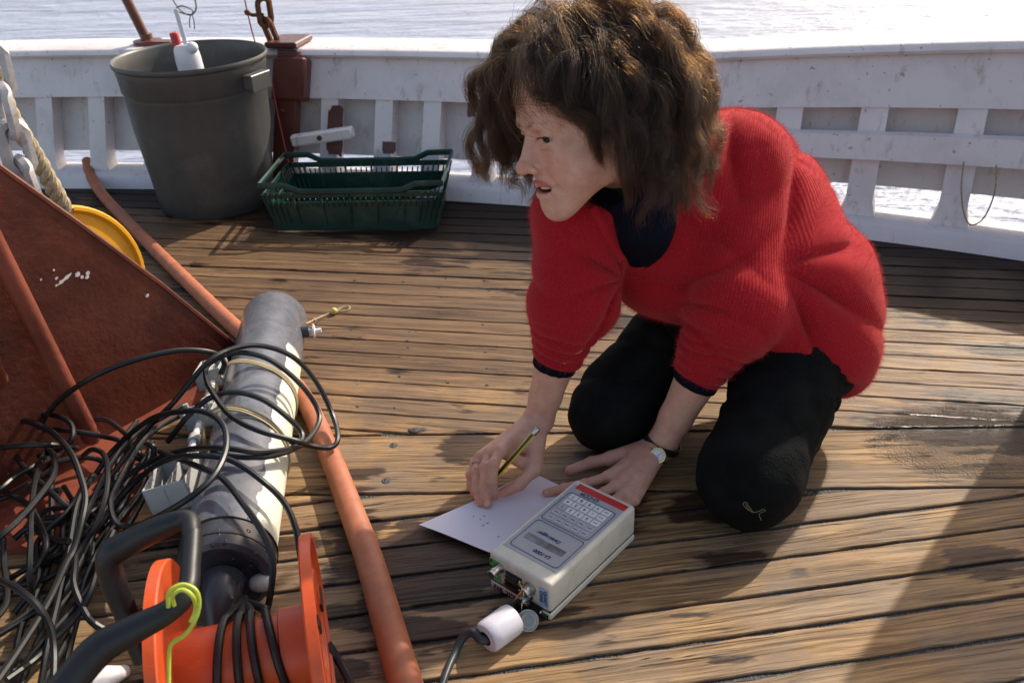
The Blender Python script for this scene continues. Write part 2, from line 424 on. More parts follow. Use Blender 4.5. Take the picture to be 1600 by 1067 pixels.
def plank(fb, ft, x0, x1, rng, step=.035, jit=.0007, name='plank'):
    """board between the lines fb(x) and ft(x) where ft-fb is wide enough; its own axes run along the board"""
    xs = np.arange(x0, x1+step, step); yb = np.array([fb(x) for x in xs]); yt = np.array([ft(x) for x in xs])
    ok = (yt-yb) > .0028
    if ok.sum() < 3: return
    xs, yb, yt = xs[ok], yb[ok], yt[ok]
    slope = (yt[-1]-yt[0])/(xs[-1]-xs[0]); a = math.atan(slope)
    c = np.array([xs.mean(), (yb.mean()+yt.mean())/2]); R = np.array([[math.cos(a), math.sin(a)], [-math.sin(a), math.cos(a)]])
    dz = rng.normal(0, .0004)
    rows = []; N = len(xs)
    jb = rng.normal(0, jit, N); jt = rng.normal(0, jit, N); zz = rng.normal(0, .00025, N)
    for (off, z, which) in ((0, -.006, 'b'), (0, -.0012, 'b'), (.0014, 0, 'b'), (.5, .0003, 'm'), (.0014, 0, 't'), (0, -.0012, 't'), (0, -.006, 't')):
        y = yb+jb+off if which == 'b' else (yt+jt-off if which == 't' else (yb+yt)/2)
        q = np.stack([xs-c[0], y-c[1]], 1) @ R.T
        rows.append(np.column_stack([q, np.full(N, z)+(dz+zz if z > -.002 else 0)]))
    V = np.concatenate(rows); F = []
    for r in range(6):
        for i in range(N-1): F.append((r*N+i, r*N+i+1, (r+1)*N+i+1, (r+1)*N+i))
    F.append(tuple(r*N for r in range(7))); F.append(tuple(r*N+N-1 for r in range(7))[::-1])
    me = bpy.data.meshes.new(name); me.from_pydata(V.tolist(), [], F); me.update(); me.materials.append(M['teak'])
    me.polygons.foreach_set('use_smooth', [True]*len(me.polygons)); me.set_sharp_from_angle(angle=math.radians(30))
    o = bpy.data.objects.new(name, me); COL.objects.link(o); o.parent = deck
    o.location = (c[0], c[1], 0); o.rotation_euler = (0, 0, a)
    return o
rg = np.random.default_rng(3)
PA, GA, SA = .0573, .0044, -.185
for i in range(-4, 34):
    c0 = 1.424+PA*i                       # seam height at x=0.02
    w = rg.normal(0, .0008)
    fb = lambda x, c0=c0: max(c0+SA*(x-.02)+GA/2, m1(x)+.003)
    ft = lambda x, c0=c0, w=w: min(c0+PA-GA/2+SA*(x-.02)+w, EDGE(x)+.13)
    plank(fb, ft, -2.3 if i > -1 else -2.0, 2.0, rg)
for i in range(-4, 0):                    # boards between centre plank and the first long seam, left side
    pass
plank(lambda x: m2(x)+.004, lambda x: m1(x)-.003, -2.0, .36, rg)
plank(lambda x: m2(x)+.004, lambda x: m1(x)-.003, .362, 2.0, rg)
PB, GB, SB = .0677, .0075, .133
for i in range(-3, 18):
    c0 = 1.2405-.0095-PB*i                # upper seam at x=0.3
    fb = lambda x, c0=c0: c0-PB+GB/2+SB*(x-.3)
    ft = lambda x, c0=c0: min(c0-GB/2+SB*(x-.3), m2(x)-.004)
    plank(fb, ft, -1.9, 1.9, rg)
# round wooden plugs and lumps of sealant
for (px, py, r) in ((615,696,.0065), (604,751,.0075)):
    q = P(px, py); bb = MB(); bb.lathe([(0, .0012), (r, .0012), (r*1.25, .0002), (r*1.3, -.002)], (q[0], q[1], 0), seg=14); bb.build('plug', M['caulk'], deck)
bb = MB(); q = P(649, 672); bb.ball((q[0], q[1], -.001), (.016, .009, .0035), 14, 8); bb.ball((q[0]+.012, q[1]+.001, -.001), (.012, .008, .003), 12, 6); bb.build('sealant_patch', M['caulk'], deck)
for k in range(34):
    px = RNG.choice([480,560,640,700,760]) + RNG.normal(0, 12); py = RNG.uniform(390, 640); q = P(px, py)
    bb = MB(); bb.ball((q[0], q[1], 0), (.004, .003, .0014), 8, 6); bb.build('sealant_spot', M['caulk'], deck)

# ================================================================== bulwark
def arc(n=120, x0=-2.5, x1=2.3):
    xs = np.linspace(x0, x1, n); ys = EDGE(xs); p = np.stack([xs, ys], 1)
    t = np.gradient(p, axis=0); t /= np.linalg.norm(t, axis=1)[:, None]; nn = np.stack([-t[:, 1], t[:, 0]], 1)
    return xs, p, t, nn
LEAN = .42
def zs(z, x):
    s = max(0, min(1.3, (x-.3)/1.2))
    return z*(1 if z < .06 else (1+.33*s if z < .33 else 1+.27*s))
def hs(x): return 1+.17*max(0, min(1, (x-.3)/1.2))       # the rail rises towards the right
def sweep(sec, x0=-2.5, x1=2.3, n=120):
    xs, p, t, nn = arc(n, x0, x1); K = len(sec); V = []; F = []
    for i in range(n):
        for (a, z) in sec:
            zz = zs(z, xs[i]); q = p[i]+nn[i]*(a+LEAN*zz); V.append((q[0], q[1], zz))
    for i in range(n-1):
        for k in range(K):
            l = (k+1) % K; F.append((i*K+k, (i+1)*K+k, (i+1)*K+l, i*K+l))
    F.append(tuple(range(K))); F.append(tuple((n-1)*K+k for k in range(K))[::-1])
    mb = MB(); mb.add(V, F); return mb
def on_edge(x):
    xs = np.array([x-.01, x, x+.01]); ys = EDGE(xs); t = unit([xs[2]-xs[0], ys[2]-ys[0], 0]); return np.array([x, float(EDGE(x)), 0]), t, np.array([-t[1], t[0], 0])
bul = thing('bulwark', 'white painted wooden bulwark with posts and freeing gaps round the deck edge', 'bulwark', (0, 2.7, 0))
sweep([(0, .0015), (0, .036), (.006, .042), (.115, .046), (.12, .0015)]).build('covering_board', M['white_base'], bul)
sweep([(.035, .262), (.035, .382), (.10, .382), (.10, .262)]).build('upper_board', M['white'], bul)
sweep([(.012, .382), (.004, .389), (.008, .401), (.016, .405), (.17, .407), (.18, .393), (.17, .382)]).build('cap_rail', M['white'], bul)
sweep([(.103, .086), (.103, .381), (.125, .381), (.125, .086)]).build('outer_planking', M['panel'], bul)
# posts
post_px = [(-30, 300), (62, 285), (143, 285), (228, 290), (310, 300), (505, 310), (588, 310), (662, 313), (742, 318), (905, 345), (1050, 360), (1203, 370), (1330, 375), (1474, 395), (1640, 430)]
POSTX = []
for i, (px, py) in enumerate(post_px):
    q = P(px, py); x = q[0]
    for _ in range(6):
        # follow the ray sideways until it meets the edge
        k = float(EDGE(x))/q[1]; x = q[0]*k
    POSTX.append(x)
    o_, t_, n_2 = on_edge(x); h = hs(x); w = .028 if i < 11 else .034
    V = []
    for z, ex in ((.044, 1.35), (.068, 1.0), (.381, 1.0)):
        for (s1, a) in ((-1, .04), (1, .04), (1, .102), (-1, .102)):
            zz = zs(z, x); V.append(o_+t_*s1*w*ex+n_2*(a+LEAN*zz)+np.array([0, 0, zz]))
    b = MB(); b.add(V, [(0,1,5,4), (1,2,6,5), (2,3,7,6), (3,0,4,7), (4,5,9,8), (5,6,10,9), (6,7,11,10), (7,4,8,11), (3,2,1,0)])
    b.build('post', M['white'], bul, smooth=False)
sweep([(.012, .160), (.012, .211), (.038, .213), (.038, .158)], x0=.52, x1=2.3, n=60).build('side_rail', M['white'], bul)
# bare patches of old red paint on posts and boards
def patch_at(px, py, zz, w, hgt, name='paint_patch', a=.038, m='red'):
    q = P(px, py, zz); o_, t_, n_2 = on_edge(q[0]); c = o_+n_2*(a-.0015+LEAN*zz)+np.array([0, 0, zz])
    b = MB(); up = unit(np.array([0, 0, 1.])+n_2*LEAN); pts = []
    for k in range(30):
        an = 2*PI*k/30; rr = 1+.06*math.sin(3*an+px)+.05*math.cos(7*an+py)
        pts.append(c+t_*w*rr*math.copysign(abs(math.cos(an))**.35, math.cos(an))+up*hgt*rr*math.copysign(abs(math.sin(an))**.35, math.sin(an)))
    n0 = -n_2*.0012
    b.add(pts+[p_+n0 for p_ in pts], [tuple(range(30, 60))]+[(k, (k+1) % 30, 30+(k+1) % 30, 30+k) for k in range(30)])
    b.build(name, M[m], bul, smooth=False)
patch_at(507, 215, .17, .026, .075)
patch_at(591, 247, .13, .022, .018)
patch_at(712, 190, .24, .026, .036, a=.103)
patch_at(742, 270, .085, .020, .016)
# ================================================================== things along the bulwark
M['bin_grey'] = simple('grey_plastic', (.072,.071,.067), .42, var=.08, bump=.08, dirt=(.2,.19,.18), dirt_amt=.25)
M['green_plastic'] = simple('green_plastic', (.008,.042,.032), .33, var=.2, bump=.1, dirt=(.12,.14,.12), dirt_amt=.3)
M['white_plastic'] = simple('white_plastic', (.70,.70,.74), .35, var=.04, bump=.05)
M['red_plastic'] = simple('red_plastic', (.45,.03,.03), .4)
M['rope'] = simple('natural_rope', (.36,.29,.19), .85, var=.3, scale=120, bump=.8)
M['chain_paint'] = simple('chipped_white_paint', (.52,.49,.48), .55, var=.12, scale=40, bump=.6, dirt=(.20,.09,.045), dirt_amt=.8, dirt_scale=22)
M['yellow'] = simple('yellow_plastic', (.80,.36,.012), .38, var=.06, bump=.06)
M['orange_hose'] = simple('orange_hose', (.38,.12,.055), .55, var=.14, scale=25, bump=.25, dirt=(.22,.075,.035), dirt_amt=.5, dirt_scale=12)
M['steel'] = simple('steel', (.55,.54,.52), .28, 1.0, var=.1)
M['wire'] = simple('grey_wire', (.20,.20,.19), .5, .5)

# rubbish bin used as a bucket
bc = np.array([-.893, 2.705, 0.]); bh = .443
tb = thing('bucket', 'large dark grey plastic bucket standing against the white bulwark', 'bucket', bc)
prof = [(0,.012),(.150,.012),(.158,.004),(.166,0),(.170,.006),(.176,.06),(.196,.25),(.200,.352),(.2030,.358),(.2045,.36),(.208,.405),(.2100,.41),(.2100,.424),(.2140,.426),(.2165,.430),(.2175,.437),(.2150,.442),(.2110,.440),(.2080,.434),(.2040,.40),(.1900,.22),(.1700,.05),(.1600,.020),(0,.020)]
MB().lathe(prof, bc, seg=72).build('bin_shell', M['bin_grey'], tb, sharp=50)
for az in (math.radians(-25), math.radians(155)):
    d = np.array([math.cos(az), math.sin(az), 0]); R = frame((0,0,1), d)
    b = MB(); b.box(bc+d*.228+np.array([0,0,.402]), (.030,.085,.006), R, .002); b.box(bc+d*.240+np.array([0,0,.380]), (.006,.085,.046), R, .002)
    for s in (-1, 1): b.box(bc+d*.224+R[:, 1]*s*.036+np.array([0,0,.385]), (.03,.005,.036), R, .001)
    b.build('handle', M['bin_grey'], tb)
# instrument standing in it
q0 = P(311, 105, .36); q0 = np.array([bc[0]+.035, bc[1]-.02, .02]); top = np.array([q0[0]-.035, q0[1]-.01, .478])
ax = unit(top-q0); R = frame(ax)
tp = thing('sampling_tube', 'white plastic tube with a red cap standing inside the grey bucket', 'tube', q0)
MB().lathe([(0,0),(.034,0),(.036,.01),(.036,.42),(.033,.445),(.026,.458),(0,.46)], q0, R, 28).build('tube_body', M['white_plastic'], tp)
MB().lathe([(0,0),(.0125,0),(.0125,.034),(.010,.038),(0,.038)], top+R[:,0]*-.020-ax*.005, R, 18).build('cap', M['red_plastic'], tp)
MB().box(top+np.array([.004,-.01,.045]), (.012,.006,.10), frame(unit([-.10,0,1])), .002).build('strap', M['white_plastic'], tp)
MB().ball(top+np.array([.028,-.02,-.008]), .016, 16, 10).build('knob', M['white_plastic'], tp)
loopc = top+np.array([-.012, 0, .10])
tw = thing('wire_sling', 'grey wire loops hanging down to the red-capped tube in the bucket', 'wire', loopc)
def PV(px, py, o=bc): return PP(px, py, (0, o[1]-.03, 0), (0, 1, 0))
MB().tube(catmull([PV(262,-14), PV(275,8), PV(287,20), PV(298,24), PV(306,16), PV(305,2), PV(298,-16)], 6), .0022, 6).build('wire', M['wire'], tw)
MB().tube(catmull([PV(277,12), PV(286,10), PV(300,16), PV(299,23), PV(285,21), PV(277,17)], 6, True), .002, 6, closed=True).build('wire', M['wire'], tw)
MB().tube(catmull([PV(298,22), PV(296,34), PV(297,44)], 5), .0016, 6).build('wire', M['wire'], tw)
MB().tube(catmull([PV(300,22), PV(303,34), PV(304,46)], 5), .0016, 6).build('wire', M['wire'], tw)

# green fish crate
Z = .125
rim = [P(408, 296, Z), P(690, 298, Z), P(711, 242, Z), P(462, 252, Z)]
c = sum(rim)/4; dx = unit((rim[1]-rim[0])+(rim[2]-rim[3])); dy = np.array([-dx[1], dx[0], 0]); Wc, Dc = .50, .27
c = np.array([(rim[0][0]+rim[1][0])/2, (rim[0][1]+rim[1][1])/2, 0])+dy*Dc/2
tc_ = thing('crate', 'dark green slotted plastic fish crate lying beside the grey bucket', 'crate', c)
def cr(x, y, z): k = 1-.13*(1-z/Z); return c+dx*x*k+dy*y*k+np.array([0, 0, z])
hx, hy = Wc/2, Dc/2
def bar(p, q, w, h, up=(0, 0, 1)):
    p = np.array(p); q = np.array(q); ax = unit(q-p); y = unit(np.cross(up, ax)); z = np.cross(ax, y); b = MB(); b.box((p+q)/2, (np.linalg.norm(q-p), w, h), np.array([ax, y, z]).T, min(w, h)*.2); return b
def joined(bs, name, mat, par, **k):
    m_ = MB()
    for b in bs:
        for v in b.v: m_.v.append(v)
        m_.f += [tuple(i+m_.n for i in f) for f in b.f]; m_.n += b.n
    return m_.build(name, mat, par, **k)
corners = [(-hx,-hy),(hx,-hy),(hx,hy),(-hx,hy)]
for i in range(4):
    (x0, y0), (x1, y1) = corners[i], corners[(i+1) % 4]; bs = []
    for z, h in ((.046,.084),(.111,.016)): bs.append(bar(cr(x0,y0,z), cr(x1,y1,z), .004, h))
    L_ = math.hypot(x1-x0, y1-y0); nb = int(L_/.016)
    for k in range(nb+1):
        t = k/nb
        if k % 5 == 0 or .0 < t < .12 or t > .88: bs.append(bar(cr(x0+(x1-x0)*t, y0+(y1-y0)*t, .010), cr(x0+(x1-x0)*t, y0+(y1-y0)*t, .117), .005, .012, up=dx if i % 2 else dy))
        else: bs.append(bar(cr(x0+(x1-x0)*t, y0+(y1-y0)*t, .074), cr(x0+(x1-x0)*t, y0+(y1-y0)*t, .10), .004, .004, up=dx if i % 2 else dy))
    joined(bs, 'side_wall', M['green_plastic'], tc_)
# rim dips towards the middle of the long sides
for i in range(4):
    (x0, y0), (x1, y1) = corners[i], corners[(i+1) % 4]; pts = []
    for t in np.linspace(0, 1, 15):
        dip = -.020*(1 if .22 < t < .78 else max(0, 1-abs(t-(.22 if t < .5 else .78))/.08)) if i % 2 == 0 else 0
        pts.append(cr(x0+(x1-x0)*t, y0+(y1-y0)*t, Z+.016+dip))
    MB().tube(pts, .009, 6, flat=.5, up=(0, 0, 1)).build('rim', M['green_plastic'], tc_)
bs = [bar(cr(-hx+.01+k*.0115, -hy+.01, .008), cr(-hx+.01+k*.0115, hy-.01, .008), .0045, .005) for k in range(int((Wc-.02)/.0115)+1)]
bs += [bar(cr(-hx+.01, -hy+.02+k*.058, .0075), cr(hx-.01, -hy+.02+k*.058, .0075), .006, .006) for k in range(6)]
joined(bs, 'floor_grid', M['green_plastic'], tc_, smooth=False)

# red fitting on the bulwark, chain, pipe, lines
def EB(px, py, a, z):
    """point on the bulwark (distance a outwards from its foot line, height z) below photo column px"""
    q = P(px, py, z); x = q[0]
    for _ in range(5):
        o_, t_, n_2 = on_edge(x); y_ = (o_+n_2*(a+LEAN*z))[1]; x = q[0]+(y_-q[1])*(q[0]/q[1])
    o_, t_, n_2 = on_edge(x); return o_+n_2*(a+LEAN*z)+np.array([0, 0, z]), t_, n_2
p0, t_, n_2 = EB(436, 240, .02, .05); p1, _, _ = EB(436, 120, .01, .315)
tf_ = thing('mooring_post', 'dark red post with a wide head fixed to the inside of the bulwark', 'post', (p0[0], p0[1], 0))
R = np.array([t_, n_2, np.cross(t_, n_2)]).T; lean = unit(p1-p0); R2 = np.array([t_, unit(np.cross(lean, t_)), lean]).T
MB().box((p0+p1)/2+lean*.03, (.070,.045,np.linalg.norm(p1-p0)+.12), R2, .004).build('shaft', M['red'], tf_)
q1, _, _ = EB(440, 118, .004, .32); MB().box(q1, (.105,.06,.128), R2, .006).build('head', M['red'], tf_)
q2, _, _ = EB(430, 76, .05, .418); MB().box(q2, (.105,.14,.018), R, .004).build('cap_plate', M['red'], tf_)
for s in (-1, 1): MB().ball(p0*.4+p1*.6-n_2*.028+t_*.0+np.array([0,0,s*.03]), .007, 10, 6).build('bolt', M['rust'], tf_)
def link(b, c, d, side, L=.040, w=.014, r=.0055):
    d = unit(d); side = unit(np.array(side)-d*(np.array(side)@d)); pts = []
    for k in range(16):
        a = 2*PI*k/16; pts.append(c+d*(L/2-w)*(1 if math.sin(a) > 0 else -1)+d*w*math.sin(a)+side*w*math.cos(a))
    b.tube(pts, r, 6, closed=True)
def chain(path, name, lab, mat, L, w, r, loc, cat='chain'):
    t = thing(name, lab, cat, loc); p = catmull(path, 20); s = np.concatenate([[0], np.cumsum(np.linalg.norm(np.diff(p, axis=0), axis=1))]); pitch = L-2*r*1.05; n = int(s[-1]/pitch)
    for k in range(n):
        c = np.array([np.interp((k+.5)*pitch, s, p[:, i]) for i in range(3)]); c2 = np.array([np.interp((k+.9)*pitch, s, p[:, i]) for i in range(3)])
        d = c2-c; sd_ = CR*.75+np.cross(unit(d), CR)*(.65 if k % 2 else -.65)
        b = MB(); link(b, c, d, sd_, L, w, r); b.build('chain_link', mat, t)
    return t
top_ = q2+np.array([0, 0, .012])
yq = q2[1]
PC = lambda px, py: PP(px, py, (0, yq, 0), (0, 1, 0))
chain([PC(430, 66), PC(418, 40), PC(412, 10), PC(410, -25)], 'rusty_chain', 'short rusty chain rising from the dark red post behind the bucket', M['rust'], .082, .020, .0095, top_)
ts = thing('shackle', 'rusty shackle bolt through the rusty chain above the rail', 'shackle', PC(400, 22))
MB().tube([PC(386, 20), PC(394, 24), PC(412, 24)], .006, 8).build('bolt', M['rust'], ts); MB().ball(PC(386, 20), .009, 10, 6).build('bolt_head', M['rust'], ts)
M['red_cord'] = simple('red_cord', (.36,.04,.05), .7)
pl_ = [PC(378, -20), PC(389, 30), PC(400, 70)]+[EB(a, b_, -.045, z)[0] for a, b_, z in ((414, 130, .33), (428, 180, .24), (452, 250, .08))]
tag(MB().tube(catmull(pl_, 5), .0022, 6).build('red_line', M['red_cord'], loc=pl_[3]), 'thin red cord running down past the dark red post', 'cord')
o_ = EB(216, 78, .08, .411)[0]; dirp = PP(188, -20, (0, o_[1], 0), (0, 1, 0))
tpi = thing('red_pipe', 'dark red pipe standing on the rail behind the bucket', 'pipe', o_)
MB().tube([o_, o_*.45+dirp*.55, dirp+(dirp-o_)*.3], .0155, 14).build('pipe', M['red'], tpi)
MB().lathe([(0,0),(.045,0),(.045,.010),(.02,.014),(.018,.03),(0,.03)], o_-np.array([0,0,.004]), seg=20).build('foot_flange', M['red'], tpi)
MB().box(EB(240, 80, .06, .413)[0], (.09,.05,.012), R, .003).build('foot_plate', M['red'], tpi)
a_, t2_, n2_ = EB(452, 223, -.02, .155); b2_, _, _ = EB(545, 204, -.02, .185)
axb = unit(b2_-a_); Rb = np.array([axb, n2_, np.cross(axb, n2_)]).T
tcl = thing('wooden_cleat', 'white painted wooden bar bolted aslant above the green crate', 'cleat', (a_+b2_)/2)
MB().box((a_+b2_)/2, (np.linalg.norm(b2_-a_), .03, .036), Rb, .006).build('bar', M['white'], tcl)
MB().lathe([(0,0),(.008,0),(.007,.006),(0,.007)], (a_*.52+b2_*.48)-n2_*.015, frame(-n2_), 10).build('bolt', M['rust'], tcl)
pl_ = [EB(a, b_, -.01, z)[0] for a, b_, z in ((1482,262,.21),(1486,300,.15),(1497,335,.095),(1512,350,.07),(1530,338,.09),(1539,300,.15),(1533,262,.21))]
tag(MB().tube(catmull(pl_, 6), .0022, 6).build('cord', M['rope'], loc=pl_[3]), 'thin slack cord hanging in a loop from the white side rail', 'cord')

# ================================================================== left foreground: red bracket, chain, rope, disc
B1 = P(388, 566); B0 = P(150, 700); bd = unit(B1-B0); bn = np.array([bd[1], -bd[0], 0])
tr = thing('steel_bracket', 'dark red painted steel bracket plate sloping down to the deck', 'bracket', (B0+B1)/2)
def onplate(px, py, off=0): return PP(px, py, B0+bn*off, bn)
pa, pb = onplate(-160, 140), onplate(380, 548)
poly = [pa, onplate(0, 260), onplate(120, 346), onplate(250, 442), pb, B1+bd*.0, B0, B0-bd*.9]
nth = -bn*.010; b = MB(); n_ = len(poly); b.add(list(poly)+[p_+nth for p_ in poly], [tuple(range(n_)), tuple(range(n_, 2*n_))[::-1]]+[(i, n_+i, n_+(i+1) % n_, (i+1) % n_) for i in range(n_)])
b.build('plate', M['red'], tr, smooth=False)
pe = [onplate(-160,140), onplate(0,260), onplate(120,346), onplate(250,442), pb, B1+np.array([0,0,.01])]
MB().tube([p_-bn*.005+np.array([0,0,-.0035]) for p_ in pe], .0068, 8).build('edge_bead', M['red'], tr)
fl = [P(395, 575, .012), P(292, 640, .012), P(228, 672, .012), P(232, 735, .012), P(212, 800, .012), P(150, 842, .012), P(40, 858, .012), P(-140, 860, .012), P(-140, 600, .012), P(150, 600, .012)]
b = MB(); n_ = len(fl); b.add(fl+[p_-np.array([0,0,.0105]) for p_ in fl], [tuple(range(n_))[::-1], tuple(range(n_, 2*n_))]+[(i, (i+1) % n_, n_+(i+1) % n_, n_+i) for i in range(n_)]); b.build('base_plate', M['red_pipe'], tr, smooth=False)
for px, py in ((60, 720), (175, 750), (120, 800), (200, 700)):
    q = P(px, py, .012); b = MB(); b.lathe([(0,.016),(.012,.016),(.014,.013),(.014,0)], q, seg=6); b.lathe([(0,.024),(.006,.024),(.007,.014)], q, seg=10); b.build('bolt', M['red'], tr)
def pole(a, b_, r, name, lab, mat, seg=16):
    a = np.array(a); b_ = np.array(b_); t = thing(name, lab, 'pipe', b_); MB().tube([a, a*.6+b_*.4, b_], r, seg).build('pipe', mat, t); MB().ball(b_, r*1.02, seg, 8).build('pipe_end', mat, t); return t
pole(onplate(-60, 290, .03)+bn*.012, P(142, 682, .045), .0165, 'brace_pipe', 'thick dark red brace pipe lying against the bracket plate', M['red_pipe'])
pole(onplate(-40, 500, .10), P(34, 664, .05), .011, 'brace_pipe', 'thinner dark red pipe at the left, above the cable tangle', M['red_pipe'])
M['old_wood'] = simple('weathered_batten', (.16,.13,.085), .8, var=.3, scale=60, bump=.5)
q_ = [P(8, 500, .16), P(48, 645, .04)]; MB().tube(q_, .0085, 4).build('batten', M['old_wood'], loc=q_[1]); tag(bpy.data.objects['batten'], 'weathered wooden batten between the two dark red pipes', 'batten')
for (px, py, w_, h_) in ((100,437,.016,.0028),(88,435,.003,.002),(121,429,.005,.004),(128,433,.003,.003),(137,427,.004,.0035),(136,433,.004,.003),(64,437,.002,.002),(84,422,.002,.002),(230,462,.004,.003),(88,446,.002,.002)):
    c_ = onplate(px, py)+bn*.0006; u_ = unit(np.array(bd)*.85+np.array([0,0,.3])); w2 = np.cross(bn, u_); b = MB()
    pts_ = [c_+u_*math.cos(2*PI*k/12)*w_*(1+.3*math.sin(k*2.3))+w2*math.sin(2*PI*k/12)*h_*(1+.35*math.cos(k*3.1)) for k in range(12)]
    b.add(pts_+[q__-bn*.0005 for q__ in pts_], [tuple(range(12)), tuple(range(12, 24))[::-1]]+[(k, 12+k, 12+(k+1) % 12, (k+1) % 12) for k in range(12)]); b.build('paint_chip', M['white'], tr, smooth=False)
# chain and rope behind the bracket
PB_ = lambda px, py, off=-.07: PP(px, py, B0+bn*off, bn)
chain([PB_(-16, 80), PB_(3, 150), PB_(18, 205), PB_(36, 262), PB_(62, 330)], 'painted_chain', 'chain in chipped white paint hanging behind the bracket plate', M['chain_paint'], .082, .0185, .0098, PB_(40, 280))
path = catmull([PB_(-8,110,-.14), PB_(14,175,-.14), PB_(38,215,-.14), PB_(62,255,-.14), PB_(84,295,-.14), PB_(104,332,-.14)], 24)
tro = thing('rope', 'thick twisted natural rope hanging beside the painted chain', 'rope', PB_(60, 250, -.14))
tl_ = np.gradient(path, axis=0); s_ = np.concatenate([[0], np.cumsum(np.linalg.norm(np.diff(path, axis=0), axis=1))])
for k in range(3):
    pts = []
    for i in range(len(path)):
        f_ = frame(tl_[i], CR); a = s_[i]*105+2*PI*k/3; pts.append(path[i]+(f_[:, 0]*math.cos(a)+f_[:, 1]*math.sin(a))*.0078)
    MB().tube(pts, .0078, 8).build('rope_strand', M['rope'], tro)
# yellow disc
dc = PP(122, 436, B0+bn*-.13, bn); nrm = unit(bn*1.0+np.array([0,0,.25]))
td = thing('yellow_disc', 'yellow plastic disc leaning behind the dark red bracket plate', 'disc', (dc[0], dc[1], 0))
MB().lathe([(0,.0),(.05,.0),(.055,.008),(.06,.0),(.122,.0),(.128,.006),(.134,.006),(.138,0),(.134,-.010),(0,-.010)], dc, frame(nrm), 56).build('disc', M['yellow'], td)
# orange hose
hp = [(136,252,.06),(142,275,.035),(158,302,.021),(190,337,.019),(240,388,.019),(300,447,.019),(352,497,.019),(400,540,.019),(440,580,.020),(468,612,.020),(492,655,.021),(520,722,.021),(548,795,.022),(575,868,.022),(598,945,.022),(618,1015,.0225),(640,1090,.0225)]
hpts = [P(a, b_, z) for a, b_, z in hp]
tag(MB().tube(catmull(hpts, 7), [.0165,.0165,.0175,.018,.019,.0215,.0225], 20).build('hose', M['orange_hose'], loc=(-.4, 1.5, 0)), 'terracotta orange hose snaking across the deck towards the bulwark', 'hose')
# ================================================================== solid modelling by distance fields
class Cap:
    def __init__(s, a, b, ra, rb=None):
        s.a = np.array(a, float); s.b = np.array(b, float); s.ra = ra; s.rb = ra if rb is None else rb
        s.c = (s.a+s.b)/2; s.R = np.linalg.norm(s.b-s.a)/2+max(s.ra, s.rb)
    def __call__(s, p):
        ab = s.b-s.a; t = np.clip(((p-s.a)@ab)/max(1e-12, ab@ab), 0, 1)
        return np.linalg.norm(p-s.a-t[:, None]*ab, axis=1)-(s.ra+(s.rb-s.ra)*t)
class Ell:
    def __init__(s, c, r, R=None):
        s.c = np.array(c, float); s.r = np.array([r]*3 if np.isscalar(r) else r, float); s.M = None if R is None else np.array(R, float); s.R = s.r.max()
    def __call__(s, p):
        q = p-s.c
        if s.M is not None: q = q@s.M
        k0 = np.linalg.norm(q/s.r, axis=1); k1 = np.linalg.norm(q/(s.r*s.r), axis=1)
        return k0*(k0-1)/np.maximum(k1, 1e-9)
class Func:
    def __init__(s, f, c, R): s.f = f; s.c = np.array(c, float); s.R = R
    def __call__(s, p): return s.f(p)
def smin(a, b, k):
    if k <= 0: return np.minimum(a, b)
    h = np.maximum(k-np.abs(a-b), 0)/k; return np.minimum(a, b)-h*h*k*.25
def smax(a, b, k): return -smin(-a, -b, k)
class Group:
    """prims blended with k, optional displacement, then joined to what came before with K ('add' or 'sub')"""
    def __init__(s, prims, k=.01, K=.01, op='add', disp=None, amp=0.0): s.p = prims; s.k = k; s.K = K; s.op = op; s.disp = disp; s.amp = amp
    def eval(s, p, c, rad):
        d = None
        for q in s.p:
            if np.linalg.norm(q.c-c)-q.R > rad+s.k+s.K+s.amp+.004: continue
            e = q(p); d = e if d is None else smin(d, e, s.k)
        if d is not None and s.disp is not None: d = d+s.disp(p)
        return d
def evaluate(groups, p, c, rad):
    d = np.full(len(p), .05)
    for g in groups:
        e = g.eval(p, c, rad)
        if e is None: continue
        d = smin(d, e, g.K) if g.op == 'add' else smax(d, -e, g.K)
    return d
